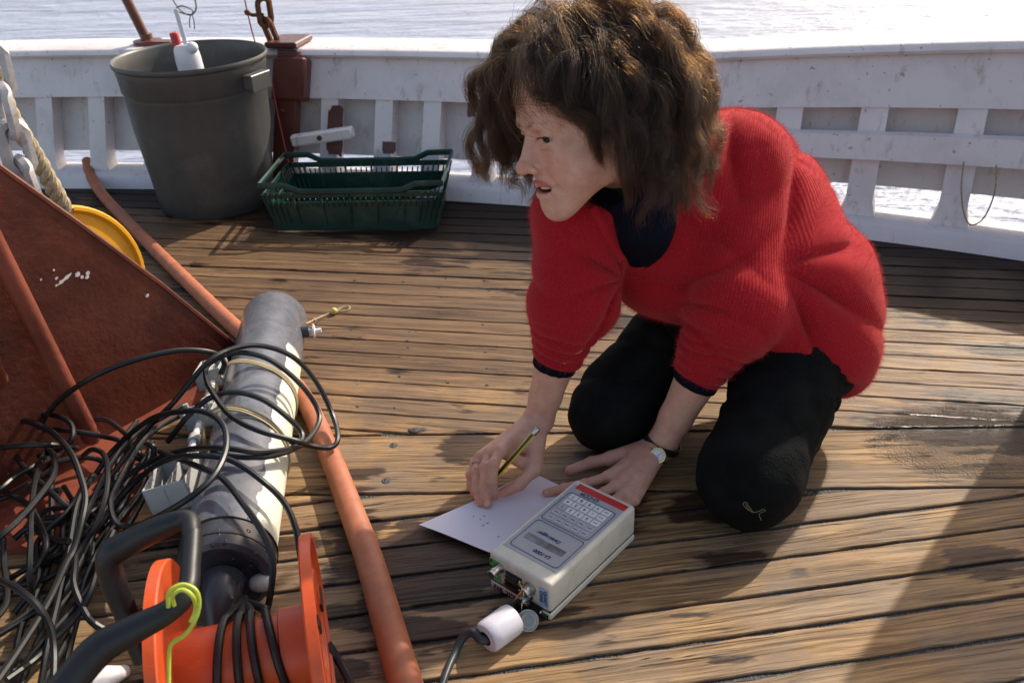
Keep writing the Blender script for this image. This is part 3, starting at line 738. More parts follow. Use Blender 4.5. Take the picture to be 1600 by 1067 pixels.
def surface(groups, lo, hi, h, smooth_it=2):
    lo = np.array(lo, float); hi = np.array(hi, float); B = 12
    nb = np.ceil((hi-lo)/(h*B)).astype(int); n = nb*B+1
    D = np.full(n, .05, np.float32)
    g = np.stack(np.meshgrid(*[np.arange(B+1)]*3, indexing='ij'), -1).reshape(-1, 3)
    rad = h*B*math.sqrt(3)/2
    for i in range(nb[0]):
        for j in range(nb[1]):
            for k in range(nb[2]):
                o = np.array([i, j, k])*B; c = lo+(o+B/2)*h
                if all(np.linalg.norm(q.c-c)-q.R > rad+.02 for gr in groups if gr.op == 'add' for q in gr.p): continue
                dc = evaluate(groups, c[None], c, rad+.02)[0]
                if abs(dc) > rad*1.25+.012:
                    D[o[0]:o[0]+B+1, o[1]:o[1]+B+1, o[2]:o[2]+B+1] = dc; continue
                d = evaluate(groups, lo+(g+o)*h, c, rad)
                D[o[0]:o[0]+B+1, o[1]:o[1]+B+1, o[2]:o[2]+B+1] = d.reshape(B+1, B+1, B+1)
    # surface nets
    S = D < 0
    c8 = [S[a:n[0]-1+a, b:n[1]-1+b, c:n[2]-1+c] for a in (0, 1) for b in (0, 1) for c in (0, 1)]
    cnt = sum(x.astype(np.int8) for x in c8); act = (cnt > 0) & (cnt < 8)
    idx = np.argwhere(act); N = len(idx); ID = np.full(act.shape, -1, np.int64); ID[act] = np.arange(N)
    acc = np.zeros((N, 3)); w = np.zeros(N)
    cor = [np.array([a, b, c]) for a in (0, 1) for b in (0, 1) for c in (0, 1)]
    for a in range(8):
        for b in range(a+1, 8):
            if np.abs(cor[a]-cor[b]).sum() != 1: continue
            A = idx+cor[a]; Bq = idx+cor[b]
            da = D[A[:, 0], A[:, 1], A[:, 2]]; db = D[Bq[:, 0], Bq[:, 1], Bq[:, 2]]
            mk = (da < 0) != (db < 0); t = np.where(mk, da/np.where(mk, da-db, 1), 0)
            acc += mk[:, None]*(A+t[:, None]*(Bq-A)); w += mk
    V = lo+acc/w[:, None]*h
    F = []
    for ax in range(3):
        sl0 = [slice(1, n[i]-1) for i in range(3)]; sl0[ax] = slice(0, n[ax]-1)
        sl1 = list(sl0); sl1[ax] = slice(1, n[ax])
        a = S[tuple(sl0)]; b = S[tuple(sl1)]; e = np.argwhere(a != b)
        if len(e) == 0: continue
        s_in = a[tuple(e.T)]
        off = np.array([1, 1, 1]); off[ax] = 0; e = e+off
        u, v = [(1, 2), (2, 0), (0, 1)][ax]
        du = np.zeros(3, int); dv = np.zeros(3, int); du[u] = 1; dv[v] = 1
        q = np.stack([ID[tuple((e-du-dv).T)], ID[tuple((e-dv).T)], ID[tuple(e.T)], ID[tuple((e-du).T)]], 1)
        q[~s_in] = q[~s_in][:, ::-1]
        F.append(q)
    F = np.concatenate(F); F = F[(F >= 0).all(1)]
    for _ in range(smooth_it):
        A = np.zeros_like(V); W = np.zeros(len(V))
        for k in range(4):
            np.add.at(A, F[:, k], V[F[:, (k+1) % 4]]+V[F[:, k-1]]); np.add.at(W, F[:, k], 2)
        V = V*.5+A/np.maximum(W, 1)[:, None]*.5
    return V, F
def np_mesh(name, V, F, mat, parent=None, label=None, attrs=None, colors=None):
    root = parent
    while root is not None and root.parent is not None: root = root.parent
    off = np.array(root.location) if root is not None else np.zeros(3)
    me = bpy.data.meshes.new(name)
    me.vertices.add(len(V)); me.vertices.foreach_set('co', (V-off).astype(np.float32).ravel())
    k = F.shape[1]; me.loops.add(F.size); me.loops.foreach_set('vertex_index', F.astype(np.int32).ravel())
    me.polygons.add(len(F)); me.polygons.foreach_set('loop_start', np.arange(0, F.size, k, dtype=np.int32)); me.polygons.foreach_set('loop_total', np.full(len(F), k, np.int32))
    me.update(calc_edges=True); me.validate()
    me.polygons.foreach_set('use_smooth', [True]*len(me.polygons))
    if attrs:
        for an, av in attrs.items():
            a = me.attributes.new(an, 'FLOAT', 'POINT'); a.data.foreach_set('value', av.astype(np.float32))
    if colors is not None:
        a = me.attributes.new('tint', 'FLOAT_COLOR', 'POINT'); a.data.foreach_set('color', np.column_stack([colors, np.ones(len(V))]).astype(np.float32).ravel())
    me.materials.append(mat); o = bpy.data.objects.new(name, me); COL.objects.link(o)
    if parent is not None: o.parent = parent
    tag(o, label); return o

# ================================================================== person
HC = np.array([.1083, 1.3057, .6105]); HT = np.array([[-.4495, -.858, -.2486], [.873, -.4809, .0811], [-.1891, -.1805, .9652]]); HS = .95
def hl(p): return HC+HT@(np.array(p, float)*HS)
def to_hl(p): return ((p-HC)@HT)/HS
def hcap(a, b, ra, rb=None): return Cap(hl(a), hl(b), ra*HS, (ra if rb is None else rb)*HS)
def hell(c, r, rot=None):
    r = np.array([r]*3 if np.isscalar(r) else r, float)*HS
    return Ell(hl(c), r, HT if rot is None else HT@np.array(rot))
def sym(f): return [f(-1), f(1)]

SH_L = P(1158, 262, .475); EL_L = P(1152, 472, .305); WR_L = P(1034, 694, .052)
SH_R = P(908, 345, .425); EL_R = P(897, 462, .31); WR_R = P(842, 655, .085)
NECKB = P(1070, 268, .47); CHEST = P(1058, 372, .355); WAIST = P(1170, 425, .29); PELV = P(1228, 488, .225)
CUF_L = EL_L+(WR_L-EL_L)*.47; CUF_R = EL_R+(WR_R-EL_R)*.46
KN_L = P(1172, 742, .078); KN_R = P(950, 640, .072); HIP_L = P(1262, 520, .20); HIP_R = P(1120, 462, .22)
FT_L = P(1300, 560, .05); FT_R = P(1150, 500, .05)

def finger(pts, r):
    pts = [P(*q) for q in pts]; out = []; n = len(pts)
    rr = np.linspace(r, r*.80, n)
    for i in range(n-1): out.append(Cap(pts[i], pts[i+1], rr[i], rr[i+1]))
    for i in range(1, n-1): out.append(Ell(pts[i], rr[i]*1.06))
    return out
RH = dict(index=[(800,690,.078),(781,704,.082),(772,724,.077),(769,751,.050),(772,775,.014)],
          middle=[(785,693,.072),(766,708,.072),(758,729,.066),(757,761,.035),(762,787,.012)],
          ring=[(772,700,.062),(752,714,.060),(744,735,.053),(744,764,.028),(750,785,.010)],
          pinky=[(765,708,.052),(744,724,.047),(735,741,.038),(736,758,.022),(742,773,.010)],
          thumb=[(842,698,.066),(834,733,.052),(811,757,.038),(788,769,.022)])
LH = dict(thumb=[(1000,706,.036),(955,716,.028),(925,722,.020),(891,735,.013)],
          index=[(1005,722,.040),(952,745,.034),(915,756,.026),(882,763,.020),(854,770,.012)],
          middle=[(1005,735,.040),(962,760,.036),(925,778,.032),(905,795,.012)],
          ring=[(1008,745,.036),(976,772,.034),(945,790,.030),(925,808,.012)],
          pinky=[(1012,752,.030),(990,780,.027),(965,798,.022),(950,812,.010)])
def build_body_groups():
    G = []
    G.append(Group([hell((0,-.010,.038), (.074,.096,.086)), hell((0,.040,.045), (.058,.046,.046)), hell((0,.040,-.035), (.055,.048,.062)),
        hell((0,.070,-.074), (.027,.024,.028)), hcap((0,.079,-.118), (0,.080,-.114), .0175)]
        + sym(lambda s: hcap((s*.051,.004,-.078), (s*.016,.071,-.116), .015)) + sym(lambda s: hcap((s*.057,-.010,-.02), (s*.051,.002,-.078), .015))
        + sym(lambda s: hell((s*.041,.056,-.034), .0205)) + sym(lambda s: hell((s*.035,.050,-.068), .027)) + sym(lambda s: hell((s*.044,.028,-.050), .0255)) + sym(lambda s: hell((s*.050,.020,-.005), .0225)) + sym(lambda s: hell((s*.018,.064,-.098), .018)), .022, .01))
    G.append(Group(sym(lambda s: hcap((s*.043,.066,.012), (s*.026,.081,.017), .0075)) + sym(lambda s: hcap((s*.026,.081,.018), (s*.006,.084,.015), .0065)), .01, .014))
    G.append(Group(sym(lambda s: hell((s*.032,.099,-.004), (.017,.014,.0125))), .004, .012, 'sub'))
    G.append(Group([hcap((0,.0855,.006), (0,.1095,-.034), .0062, .0085), hcap((0,.080,-.004), (0,.097,-.040), .0085, .0115), hell((0,.1140,-.0390), (.0115,.0112,.0105))]
        + sym(lambda s: hell((s*.0125,.1010,-.0450), (.0075,.0095,.0072))), .007, .009))
    G.append(Group(sym(lambda s: hcap((s*.0145,.101,-.040), (s*.0205,.092,-.052), .0022)) + sym(lambda s: hcap((s*.0205,.0925,-.052), (s*.035,.079,-.084), .0030, .0018)), .002, .0045, 'sub'))
    G.append(Group(sym(lambda s: hell((s*.0058,.107,-.0495), (.0028,.0042,.003))), .001, .002, 'sub'))
    G.append(Group(sym(lambda s: hell((s*.0315,.0725,-.003), .0134)), .001, .0045))
    G.append(Group(sym(lambda s: hcap((s*.022,.0855,-.016), (s*.041,.076,-.016), .0030)), .001, .006))
    G.append(Group(sym(lambda s: hell((s*.0340,.0835,-.0046), (.0138,.0100,.0042))), .001, .0016, 'sub'))
    # crease above the lid and bag under the eye
    G.append(Group(sym(lambda s: hcap((s*.021,.0865,.004), (s*.044,.0735,.001), .0006)) + sym(lambda s: hcap((s*.022,.087,-.0205), (s*.038,.079,-.024), .0005)), .001, .003, 'sub'))
    # lips, mouth half open
    G.append(Group(sym(lambda s: hcap((s*.0250,.0810,-.0745), (s*.010,.0955,-.0705), .0026, .0042)) + sym(lambda s: hcap((s*.010,.0955,-.0705), (0,.0972,-.0715), .0042)), .003, .005))
    G.append(Group(sym(lambda s: hcap((s*.0245,.0800,-.0765), (s*.011,.0925,-.0905), .0030, .0058)) + [hcap((-.011,.0925,-.0905), (.011,.0925,-.0905), .0060)], .004, .005))
    G.append(Group([hell((0,.0935,-.0806), (.0215,.017,.0058))], 0, .0022, 'sub'))
    # neck, trunk, limbs
    G.append(Group([Cap(hl((0,-.025,-.055)), NECKB, .050, .058), Cap(NECKB, CHEST, .07, .10), Cap(CHEST, WAIST, .10, .10), Cap(WAIST, PELV, .10, .12),
        Cap(NECKB, SH_L, .05, .055), Cap(NECKB, SH_R, .05, .055), Cap(PELV, HIP_L, .09), Cap(PELV, HIP_R, .09)], .04, .012))
    fl = lambda t: EL_L+(WR_L-EL_L)*t
    fr = lambda t: EL_R+(WR_R-EL_R)*t
    G.append(Group([Cap(SH_L, EL_L, .05, .042), Cap(fl(0), fl(.35), .041, .041), Cap(fl(.35), fl(.8), .041, .0275), Cap(fl(.8), fl(1), .0275, .026),
        Cap(SH_R, EL_R, .05, .042), Cap(fr(0), fr(.35), .040, .040), Cap(fr(.35), fr(.8), .040, .027), Cap(fr(.8), fr(1), .027, .0255)], .01, .02))
    G.append(Group([Cap(HIP_L, KN_L, .075, .055), Cap(HIP_R, KN_R, .075, .055), Cap(KN_L, FT_L, .05, .035), Cap(KN_R, FT_R, .05, .035)], .02, .02))
    # palms
    for W, H, q in ((WR_R, RH, .0), (WR_L, LH, .0)):
        pr = []
        for f in ('index', 'middle', 'ring', 'pinky'):
            pr.append(Cap(W, P(*H[f][1]), .0185 if f in ('index', 'middle') else .017, .0112))
        pr.append(Cap(W, P(*H['thumb'][1]), .018, .0135))
        mid = (P(*H['index'][1])+P(*H['thumb'][1]))/2*.5+W*.5
        pr.append(Ell(mid, .0175)); ib, tb = P(*H['index'][1]), P(*H['thumb'][1])
        if H is RH: aw = (ib-CO)/np.linalg.norm(ib-CO)*.013; pr += [Cap(ib+aw, tb+aw, .0095, .0110), Ell((W+ib+tb)/3+aw*1.2, .0175)]
        G.append(Group(pr, .009, .012))
    for H in (RH, LH):
        for f, r in (('pinky', .0078), ('ring', .0088), ('middle', .0094), ('index', .0094), ('thumb', .0112)):
            G.append(Group(finger(H[f][1:], r), .003, .0035 if f != 'thumb' else .006))
    # tendons and knuckles of the flat hand, creases at the wrist
    for f in ('index', 'middle', 'ring', 'pinky'):
        k = P(*LH[f][1]); w = WR_L*.35+k*.65; up = np.array([-.1, -.5, .85]); G.append(Group([Cap(k+up*.0068, w+up*.0125, .0040, .0028), Ell(k+up*.004, .0095)], .003, .006))
        k = P(*RH[f][1]); G.append(Group([Ell(k+(CO-k)/np.linalg.norm(CO-k)*.003, .0098)], 0, .005))
    for W, E in ((WR_L, EL_L), (WR_R, EL_R)):
        ax = unit(W-E); side = unit(np.cross(ax, CO-W)); tow = unit(CO-W-ax*((CO-W)@ax))
        for k, sh in ((0, .004), (1, .013)):
            c = W+ax*sh
            G.append(Group([Cap(c+side*.02+tow*.020, c+tow*.0285, .0006), Cap(c+tow*.0285, c-side*.02+tow*.020, .0006)], .001, .0028, 'sub'))
    return G
def skin_material():
    t = NT('skin'); v = t.coord('Object')
    at = t.node('ShaderNodeAttribute'); at.attribute_name = 'tint'
    n = t.noise(v, 55, 5, .65); n2 = t.noise(v, 420, 3, .6); n3 = t.noise(v, 16, 3)
    c = t.mix(t.smooth(n, .35, .7), (.59, .31, .215), (.66, .375, .27))
    c = t.mix(t.math('MULTIPLY', t.smooth(n3, .45, .65), .22), c, (.62, .29, .21))
    fk = t.noise(v, 210, 2, .5)
    c = t.mix(t.math('MULTIPLY', t.smooth(fk, .66, .72), .35), c, (.30, .14, .08))
    c = t.mix(1.0, c, at.outputs['Color'], 'MULTIPLY')
    vor = t.voronoi(v, 520); wr = t.noise(t.map(v, (60, 260, 60), rot=(.3, .5, .8)), 1.0, 4, .6)
    h = t.math('ADD', t.math('MULTIPLY', vor, .5), t.math('ADD', t.math('MULTIPLY', wr, .8), t.math('MULTIPLY', n2, .3)))
    t.b.inputs['Subsurface Radius'].default_value = (1.0, .35, .2); t.b.inputs['Subsurface Scale'].default_value = .006
    return t.set(color=c, rough=t.math('ADD', .42, t.math('MULTIPLY', n, .14)), normal=t.bump(h, .38, .0011), sss=.22, spec=.42)
M['skin'] = skin_material()
t = NT('navy_cotton'); v = t.coord('Object'); n = t.noise(v, 900, 3); M['navy'] = t.set(color=t.mix(n, (.004, .004, .009), (.008, .009, .018)), rough=.95, spec=.08)
t = NT('black_cotton'); v = t.coord('Object'); n = t.noise(v, 22, 5, .6); n2 = t.noise(v, 260, 3, .6)
M['trousers'] = t.set(color=t.mix(t.smooth(n, .3, .75), (.0035, .0042, .0042), (.009, .0098, .0095)), rough=.9, spec=.12, sheen=.0, normal=t.bump(t.math('ADD', n2, t.math('MULTIPLY', n, 3.0)), .5, .0035))

who = thing('person', 'woman in a red knitted sweater and black trousers kneeling and writing on the deck', 'person', (.35, 1.3, 0))
G = build_body_groups()
V, F = surface(G, (-.16, 1.0, -.02), (.82, 1.78, .76), .0021, 1)
L = to_hl(V); tint = np.ones((len(V), 3))
def blend(mask, col): 
    global tint
    mask = np.clip(mask, 0, 1)[:, None]; tint = tint*(1-mask)+np.array(col)*mask
def near_caps(segs, r0, r1):
    d = np.min([Cap(hl(a), hl(b), 0)(V) for a, b in segs], axis=0)/HS
    return np.clip((r1-d)/(r1-r0), 0, 1)
headm = (np.linalg.norm(L-np.array([0, .02, -.03]), axis=1) < .14)
lips = near_caps([((s*.0245,.081,-.0775), (s*.010,.0955,-.0705)) for s in (-1, 1)]+[((-.010,.0955,-.0705), (.010,.0955,-.0705))]+[((s*.024,.080,-.080), (s*.011,.0915,-.0905)) for s in (-1, 1)]+[((-.011,.0915,-.0905), (.011,.0915,-.0905))], .0046, .0066)
blend(headm*near_caps([((-.034,.085,-.045), (-.034,.085,-.05)), ((.034,.085,-.045), (.034,.085,-.05))], .006, .034)*.45, (1.08, .78, .74))
blend(headm*near_caps([((0,.12,-.04), (0,.12,-.038))], .006, .024)*.5, (1.10, .74, .70))
blend(headm*near_caps([((s*.030,.086,-.020), (s*.036,.086,-.02)) for s in (-1, 1)], .002, .012)*.4, (.80, .66, .66))
blend(lips*headm*.95, (.80, .36, .36))
mouth = headm & (np.abs(L[:, 0]) < .022) & (L[:, 1] < .0905) & (L[:, 1] > .05) & (np.abs(L[:, 2]+.081) < .0075)
blend(mouth*1.0, (.22, .09, .09))
brow = near_caps([((s*.040,.077,.0185), (s*.027,.089,.0235)) for s in (-1, 1)]+[((s*.027,.089,.0235), (s*.010,.0935,.017)) for s in (-1, 1)], .001, .0052)
blend(brow*headm*.45, (.42, .34, .32))
lash = near_caps([((s*.021,.0875,-.0015), (s*.032,.0885,.0005)) for s in (-1, 1)]+[((s*.032,.0885,.0005), (s*.0435,.080,-.003)) for s in (-1, 1)], .0003, .0018)
blend(lash*headm*.7, (.30, .22, .20))
for H in (RH, LH):
    for f in H:
        tip = P(*H[f][-1]); d = np.linalg.norm(V-tip, axis=1); blend(np.clip((.020-d)/.016, 0, 1)*.45, (1.08, .80, .76))
        for q in H[f][1:-1]:
            d = np.linalg.norm(V-P(*q), axis=1); blend(np.clip((.015-d)/.010, 0, 1)*.25, (1.0, .76, .70))
np_mesh('body', V, F, M['skin'], who, colors=tint)
print('body', len(V))
# eyes
t = NT('eye'); v = t.coord('Object')
def eye(s):
    c = hl((s*.0315, .0725, -.003)); gz = unit(HT@np.array([s*.02-.30, 1, -.12])); R = frame(gz); rr = .0118*HS
    b = MB(); b.ball(c, rr, 24, 16, R); e = b.build('eye', M['eyewhite'], who)
    b = MB(); b.lathe([(0, rr*1.012), (.0026, rr*1.008), (.0056, rr*.90), (.0066, rr*.83)], c, R, 20); b.build('iris', M['iris'], e)
    b = MB(); b.lathe([(0, rr*1.03), (.0021, rr*1.012)], c, R, 16); b.build('pupil', M['pupil'], e)
M['eyewhite'] = NT('eye_white').set(color=(.30, .24, .22), rough=.45, spec=.2); M['iris'] = NT('iris').set(color=(.030, .022, .014), rough=.25, spec=.4); M['pupil'] = NT('pupil').set(color=(.003, .003, .003), rough=.05)
for s in (-1, 1): eye(s)
b = MB()
for k in range(-4, 5):
    a = k*.21; b.box(hl((.0200*math.sin(a*.95), .0690+.0215*math.cos(a), -.0775)), (.0054, .0032, .0078), HT@frame((0, 0, 1), (math.cos(a), -math.sin(a), 0)), .001)
M['teeth'] = NT('teeth').set(color=(.62, .55, .42), rough=.25); b.build('teeth', M['teeth'], who)

# fingernails
M['nail'] = NT('nail').set(color=(.66, .40, .33), rough=.28, spec=.5)
def nail(a, b_, up, r):
    a = np.array(a); b_ = np.array(b_); ax = unit(b_-a); up = unit(up-ax*(up@ax)); sd_ = np.cross(ax, up); c = b_-ax*.001
    mb = MB(); rows = []
    for i in range(6):
        l = -.006+i*.0021; w = .82*(1 if i < 4 else (.9 if i == 4 else .55))*(.6 if i == 0 else 1)
        for k in range(5):
            an = (k-2)*.42*w; rows.append(c+ax*l*.95+sd_*math.sin(an)*(r+.0004)+up*(math.cos(an)*(r+.0005)-(.0012 if i == 5 else 0)))
    mb.add(rows, [(i*5+k, i*5+k+1, (i+1)*5+k+1, (i+1)*5+k) for i in range(5) for k in range(4)]); mb.build('fingernail', M['nail'], who)
tc = lambda q: (CO-q)/np.linalg.norm(CO-q)
for f, r in (('index', .0070), ('middle', .0071)):
    a, b_ = P(*RH[f][-2]), P(*RH[f][-1]); nail(a, b_, tc(b_)+np.array([-.2, 0, .3]), r)
for f, r in (('index', .0070), ('thumb', .0083)):
    a, b_ = P(*LH[f][-2]), P(*LH[f][-1]); nail(a, b_, np.array([0, -.35 if f == 'index' else .2, 1.]), r)

# ------------------------------------------------------------------ trousers
def sines(seed, n, k0, k1, axis=None, spread=.5):
    r = np.random.default_rng(seed); K = []
    for _ in range(n):
        d = r.normal(size=3)
        if axis is not None: d = unit(unit(axis)+d*spread)
        K.append(unit(d)*r.uniform(k0, k1))
    K = np.array(K); ph = r.uniform(0, 2*PI, n)
    return lambda p: sum(np.sin(p@K[i]+ph[i]) for i in range(n))/n
def ridges(f, sharp=2.2): return lambda p: np.abs(f(p))**.75
def fan(Q, n, ph, reach, seed, lo=None):
    """creases fanning out of a pinched point Q"""
    nz = sines(seed, 4, 8, 26); nz2 = sines(seed+50, 4, 20, 45)
    def f(p):
        q = p-Q; a = q@CR; b_ = q@CU; th = np.arctan2(b_, a); d = np.linalg.norm(q, axis=1)
        r = (1-np.abs(np.sin(th*n+ph+2.6*nz(p))))**2.2
        return (r-.3)*np.exp(-(d/reach)**2)*np.clip(d/.05, 0, 1)**1.5*(.55+.9*np.clip(nz2(p)+.4, 0, 1))
    return f
wr1 = sines(5, 5, 35, 80); wr2 = sines(6, 4, 90, 160)
kf1 = fan(P(1262, 600, .12), 4.5, .4, .13, 31); kf2 = fan(P(1060, 545, .18), 4, 1.1, .14, 32)
fold = lambda p: .007*wr1(p)+.002*wr2(p)+.022*kf1(p)+.020*kf2(p)
TG = [Group([Cap(PELV, HIP_L, .125, .105), Cap(PELV, HIP_R, .12, .10), Cap(HIP_L, KN_L, .100, .072), Cap(HIP_R, KN_R, .098, .066),
             Ell(KN_L+np.array([-.005, 0, 0]), .080), Cap(P(1185,738,.06), P(1262,610,.062), .064, .058), Ell(KN_R, .066), Cap(KN_R+np.array([.02, .02, 0]), FT_R, .062, .05)], .03, .01, disp=fold, amp=.01),
      Group([Func(lambda p: p[:, 2]+.0+.0012, (.35, 1.3, -.25), .8)], 0, .006, 'sub')]
V, F = surface(TG, (-.02, .98, -.02), (.86, 1.80, .42), .0045, 2)
np_mesh('trousers', V, F, M['trousers'], who)

# ------------------------------------------------------------------ sweater
NV = unit(np.cross(unit(SH_L-SH_R), unit(CHEST-NECKB)))
if NV@(np.array([0, 0, -1.])) < 0: NV = -NV              # towards the front of the chest (down and forward)
slL1 = sines(11, 3, 150, 230, EL_L-SH_L, .45); slL2 = sines(12, 3, 170, 260, WR_L-EL_L, .35)
slR1 = sines(13, 3, 140, 220, EL_R-SH_R, .45); slR2 = sines(14, 3, 170, 260, WR_R-EL_R, .35)
def seg_t(p, a, b): ab = b-a; return np.clip(((p-a)@ab)/(ab@ab), -.2, 1.3)
fanL = fan(P(1052, 470, .36), 5.0, .3, .15, 1); fanL2 = fan(P(1070, 330, .44), 3.0, 1.0, .13, 2)
fanR = fan(P(972, 440, .33), 4.5, .8, .13, 3); fanR2 = fan(P(835, 400, .36), 4, .2, .10, 4)
def fold_sleeve(a, b, c, f1, f2, fa, fb):
    nz = sines(int(abs(a[0]*1e4)) % 97, 5, 20, 50)
    def f(p):
        t2 = seg_t(p, b, c); w2 = np.clip((t2-.25)/.4, 0, 1)
        r2 = (1-np.abs(np.sin(((p-b)@unit(c-b))*150+3.5*nz(p))))**2
        return .030*fa(p)+.020*fb(p)*np.clip((p@CR-SH_R@CR+.02)/.08, 0, 1)+.007*w2*(r2-.35)+.005*nz(p)
    return f
big = sines(21, 5, 16, 34); fanT = fan(P(1205, 425, .36), 5, .5, .24, 5); fanT2 = fan(P(1190, 250, .46), 3.5, .2, .16, 6)
def fold_torso(p):
    t = seg_t(p, CHEST, PELV)
    return .006*big(p)+.020*fanT(p)+.004*fanT2(p)
cuf_axL = unit(WR_L-EL_L); cuf_axR = unit(WR_R-EL_R)
def SLEEVES(g=0.0):
    return [Group([Cap(SH_L, EL_L, .074+g, .075+g), Ell(EL_L+np.array([.012, .004, -.012]), .076+g), Cap(EL_L, CUF_L, .070+g, .0435+g)], .02, .022, disp=fold_sleeve(SH_L, EL_L, CUF_L, slL1, slL2, fanL, fanL2), amp=.012),
            Group([Cap(SH_R, EL_R, .073+g, .072+g), Cap(EL_R, CUF_R, .066+g, .042+g)], .02, .018, disp=fold_sleeve(SH_R, EL_R, CUF_R, slR1, slR2, fanR, fanR2), amp=.012)]
BACK = P(1135, 268, .44)
def sweater_groups():
    G = [Group([Cap(CHEST, WAIST, .125, .135), Cap(WAIST, PELV, .135, .152), Cap(SH_R, SH_L, .082, .088), Cap(BACK, WAIST, .095, .12), Cap(BACK, P(1233, 440, .29), .096, .130), Ell(P(1188, 330, .385), .108), Cap(NECKB, CHEST, .09, .12),
                Cap(PELV, P(1262, 530, .19), .145, .110), Cap(P(1215, 500, .20), P(1308, 566, .13), .10, .055), Cap(CHEST, P(1035, 405, .33), .10, .075)], .05, .01, disp=fold_torso, amp=.02)]
    G += SLEEVES()
    # openings: neck, cuffs, hem
    G.append(Group([*[Cap(PD(x_, y_, 1.0), PD(x_, y_, 1.52), r_*.8, r_) for x_, y_, r_ in ((986,394,.008),(985,382,.013),(985,366,.018),(989,346,.025),(998,325,.031),(1002,296,.036),(1036,275,.030))], Cap(NECKB, hl((0, 0, -.08)), .056, .060)], .018, .008, 'sub'))
    for C_, ax in ((CUF_L, cuf_axL), (CUF_R, cuf_axR)):
        G.append(Group([Func(lambda p, C_=C_, ax=ax: np.maximum(.012-((p-C_)@ax), np.linalg.norm(p-C_, axis=1)-.072), C_, .072)], 0, .006, 'sub'))
    HIPC = P(1180, 640, .06)
    G.append(Group([Cap(P(1150, 600, .10), P(1255, 700, .05), .105, .135), Cap(P(1010, 560, .12), P(1120, 520, .12), .085, .085)], .03, .022, 'sub'))
    return G
V, F = surface(sweater_groups(), (-.06, .95, .0), (.90, 1.85, .72), .0034, 2)
# knit direction: distance round the limb or trunk
def around(p, a, b, up=np.array([0, 0, 1.])):
    ax = unit(b-a); x = unit(up-ax*(up@ax)); y = np.cross(ax, x); q = p-a; return np.arctan2(q@y, q@x)
dl = np.min([Cap(SH_L, EL_L, .079)(V), Cap(EL_L, CUF_L, .07, .0435)(V)], axis=0); dr = np.min([Cap(SH_R, EL_R, .073)(V), Cap(EL_R, CUF_R, .066, .042)(V)], axis=0)
dt = np.min([Cap(CHEST, WAIST, .125, .135)(V), Cap(WAIST, PELV, .135, .152)(V), Cap(BACK, WAIST, .095, .12)(V)], axis=0)
aL = np.where(seg_t(V, EL_L, CUF_L) > .15, around(V, EL_L, CUF_L), around(V, SH_L, EL_L, np.array([1., 0, 0])))*.075
aL = around(V, SH_L, CUF_L, np.array([1., 0, 0]))*.075; aR = around(V, SH_R, CUF_R, np.array([1., 0, 0]))*.07; aT = around(V, NECKB, PELV)*.15
which = np.argmin(np.stack([dl, dr, dt]), axis=0)
rib = np.choose(which, [aL, aR, aT])
along = np.choose(which, [seg_t(V, SH_L, CUF_L)*np.linalg.norm(CUF_L-SH_L), seg_t(V, SH_R, CUF_R)*np.linalg.norm(CUF_R-SH_R), seg_t(V, NECKB, PELV)*np.linalg.norm(PELV-NECKB)])
def wool_material():
    t = NT('red_wool'); v = t.coord('Object')
    a = t.node('ShaderNodeAttribute'); a.attribute_name = 'rib'; b_ = t.node('ShaderNodeAttribute'); b_.attribute_name = 'along'
    n = t.noise(v, 300, 4, .7); nb = t.noise(v, 12, 4, .6)
    rb = t.math('SINE', t.math('ADD', t.math('MULTIPLY', a.outputs['Fac'], 2*PI/.0034), t.math('MULTIPLY', nb, 3.0)))
    st = t.math('SINE', t.math('ADD', t.math('MULTIPLY', b_.outputs['Fac'], 2*PI/.0040), t.math('MULTIPLY', t.math('ABSOLUTE', rb), 1.6)))
    h = t.math('ADD', t.math('MULTIPLY', rb, .62), t.math('ADD', t.math('MULTIPLY', st, .10), t.math('MULTIPLY', n, .75)))
    c = t.mix(t.math('ADD', .5, t.math('MULTIPLY', rb, .4)), (.31, .007, .013), (.43, .012, .021))
    c = t.mix(t.math('MULTIPLY', t.smooth(n, .55, .75), .4), c, (.62, .05, .055))
    c = t.mix(t.math('MULTIPLY', nb, .25), c, (.36, .010, .016))
    return t.set(color=c, rough=.9, spec=.12, sheen=.35, sheen_rough=.5, normal=t.bump(h, .27, .0014))
M['wool'] = wool_material(); M['wool'].node_tree.nodes['Principled BSDF'].inputs['Sheen Tint'].default_value = (1, .35, .32, 1)
sweater = np_mesh('sweater', V, F, M['wool'], who, attrs={'rib': rib, 'along': along})
SWV, SWF = V, F
print('sweater', len(V))
SWG = sweater_groups()
def on_sweater(px, py, lift=0.0):
    d = _fw+CR*(px-800)/CAM_F+CU*(533.5-py)/CAM_F; ts_ = np.linspace(1.0, 1.75, 400); pts = CO+d*ts_[:, None]
    e = evaluate(SWG, pts, pts.mean(0), 2.0); k = np.argmax(e < 0); return None if e[k] >= 0 else pts[k]-unit(d)*lift
band = [on_sweater(x_, y_, .001) for x_, y_ in ((926,325),(938,345),(948,365),(958,385),(968,402),(980,414),(994,417),(1008,408),(1018,390),(1028,368),(1040,345),(1054,322),(1070,300))]
band = [q for q in band if q is not None]
band = catmull(band, 6)
for _ in range(6): band[1:-1] = (band[:-2]+band[1:-1]*2+band[2:])/4
MB().tube(band, .0075, 10, flat=.6).build('neckband', M['wool'], who)
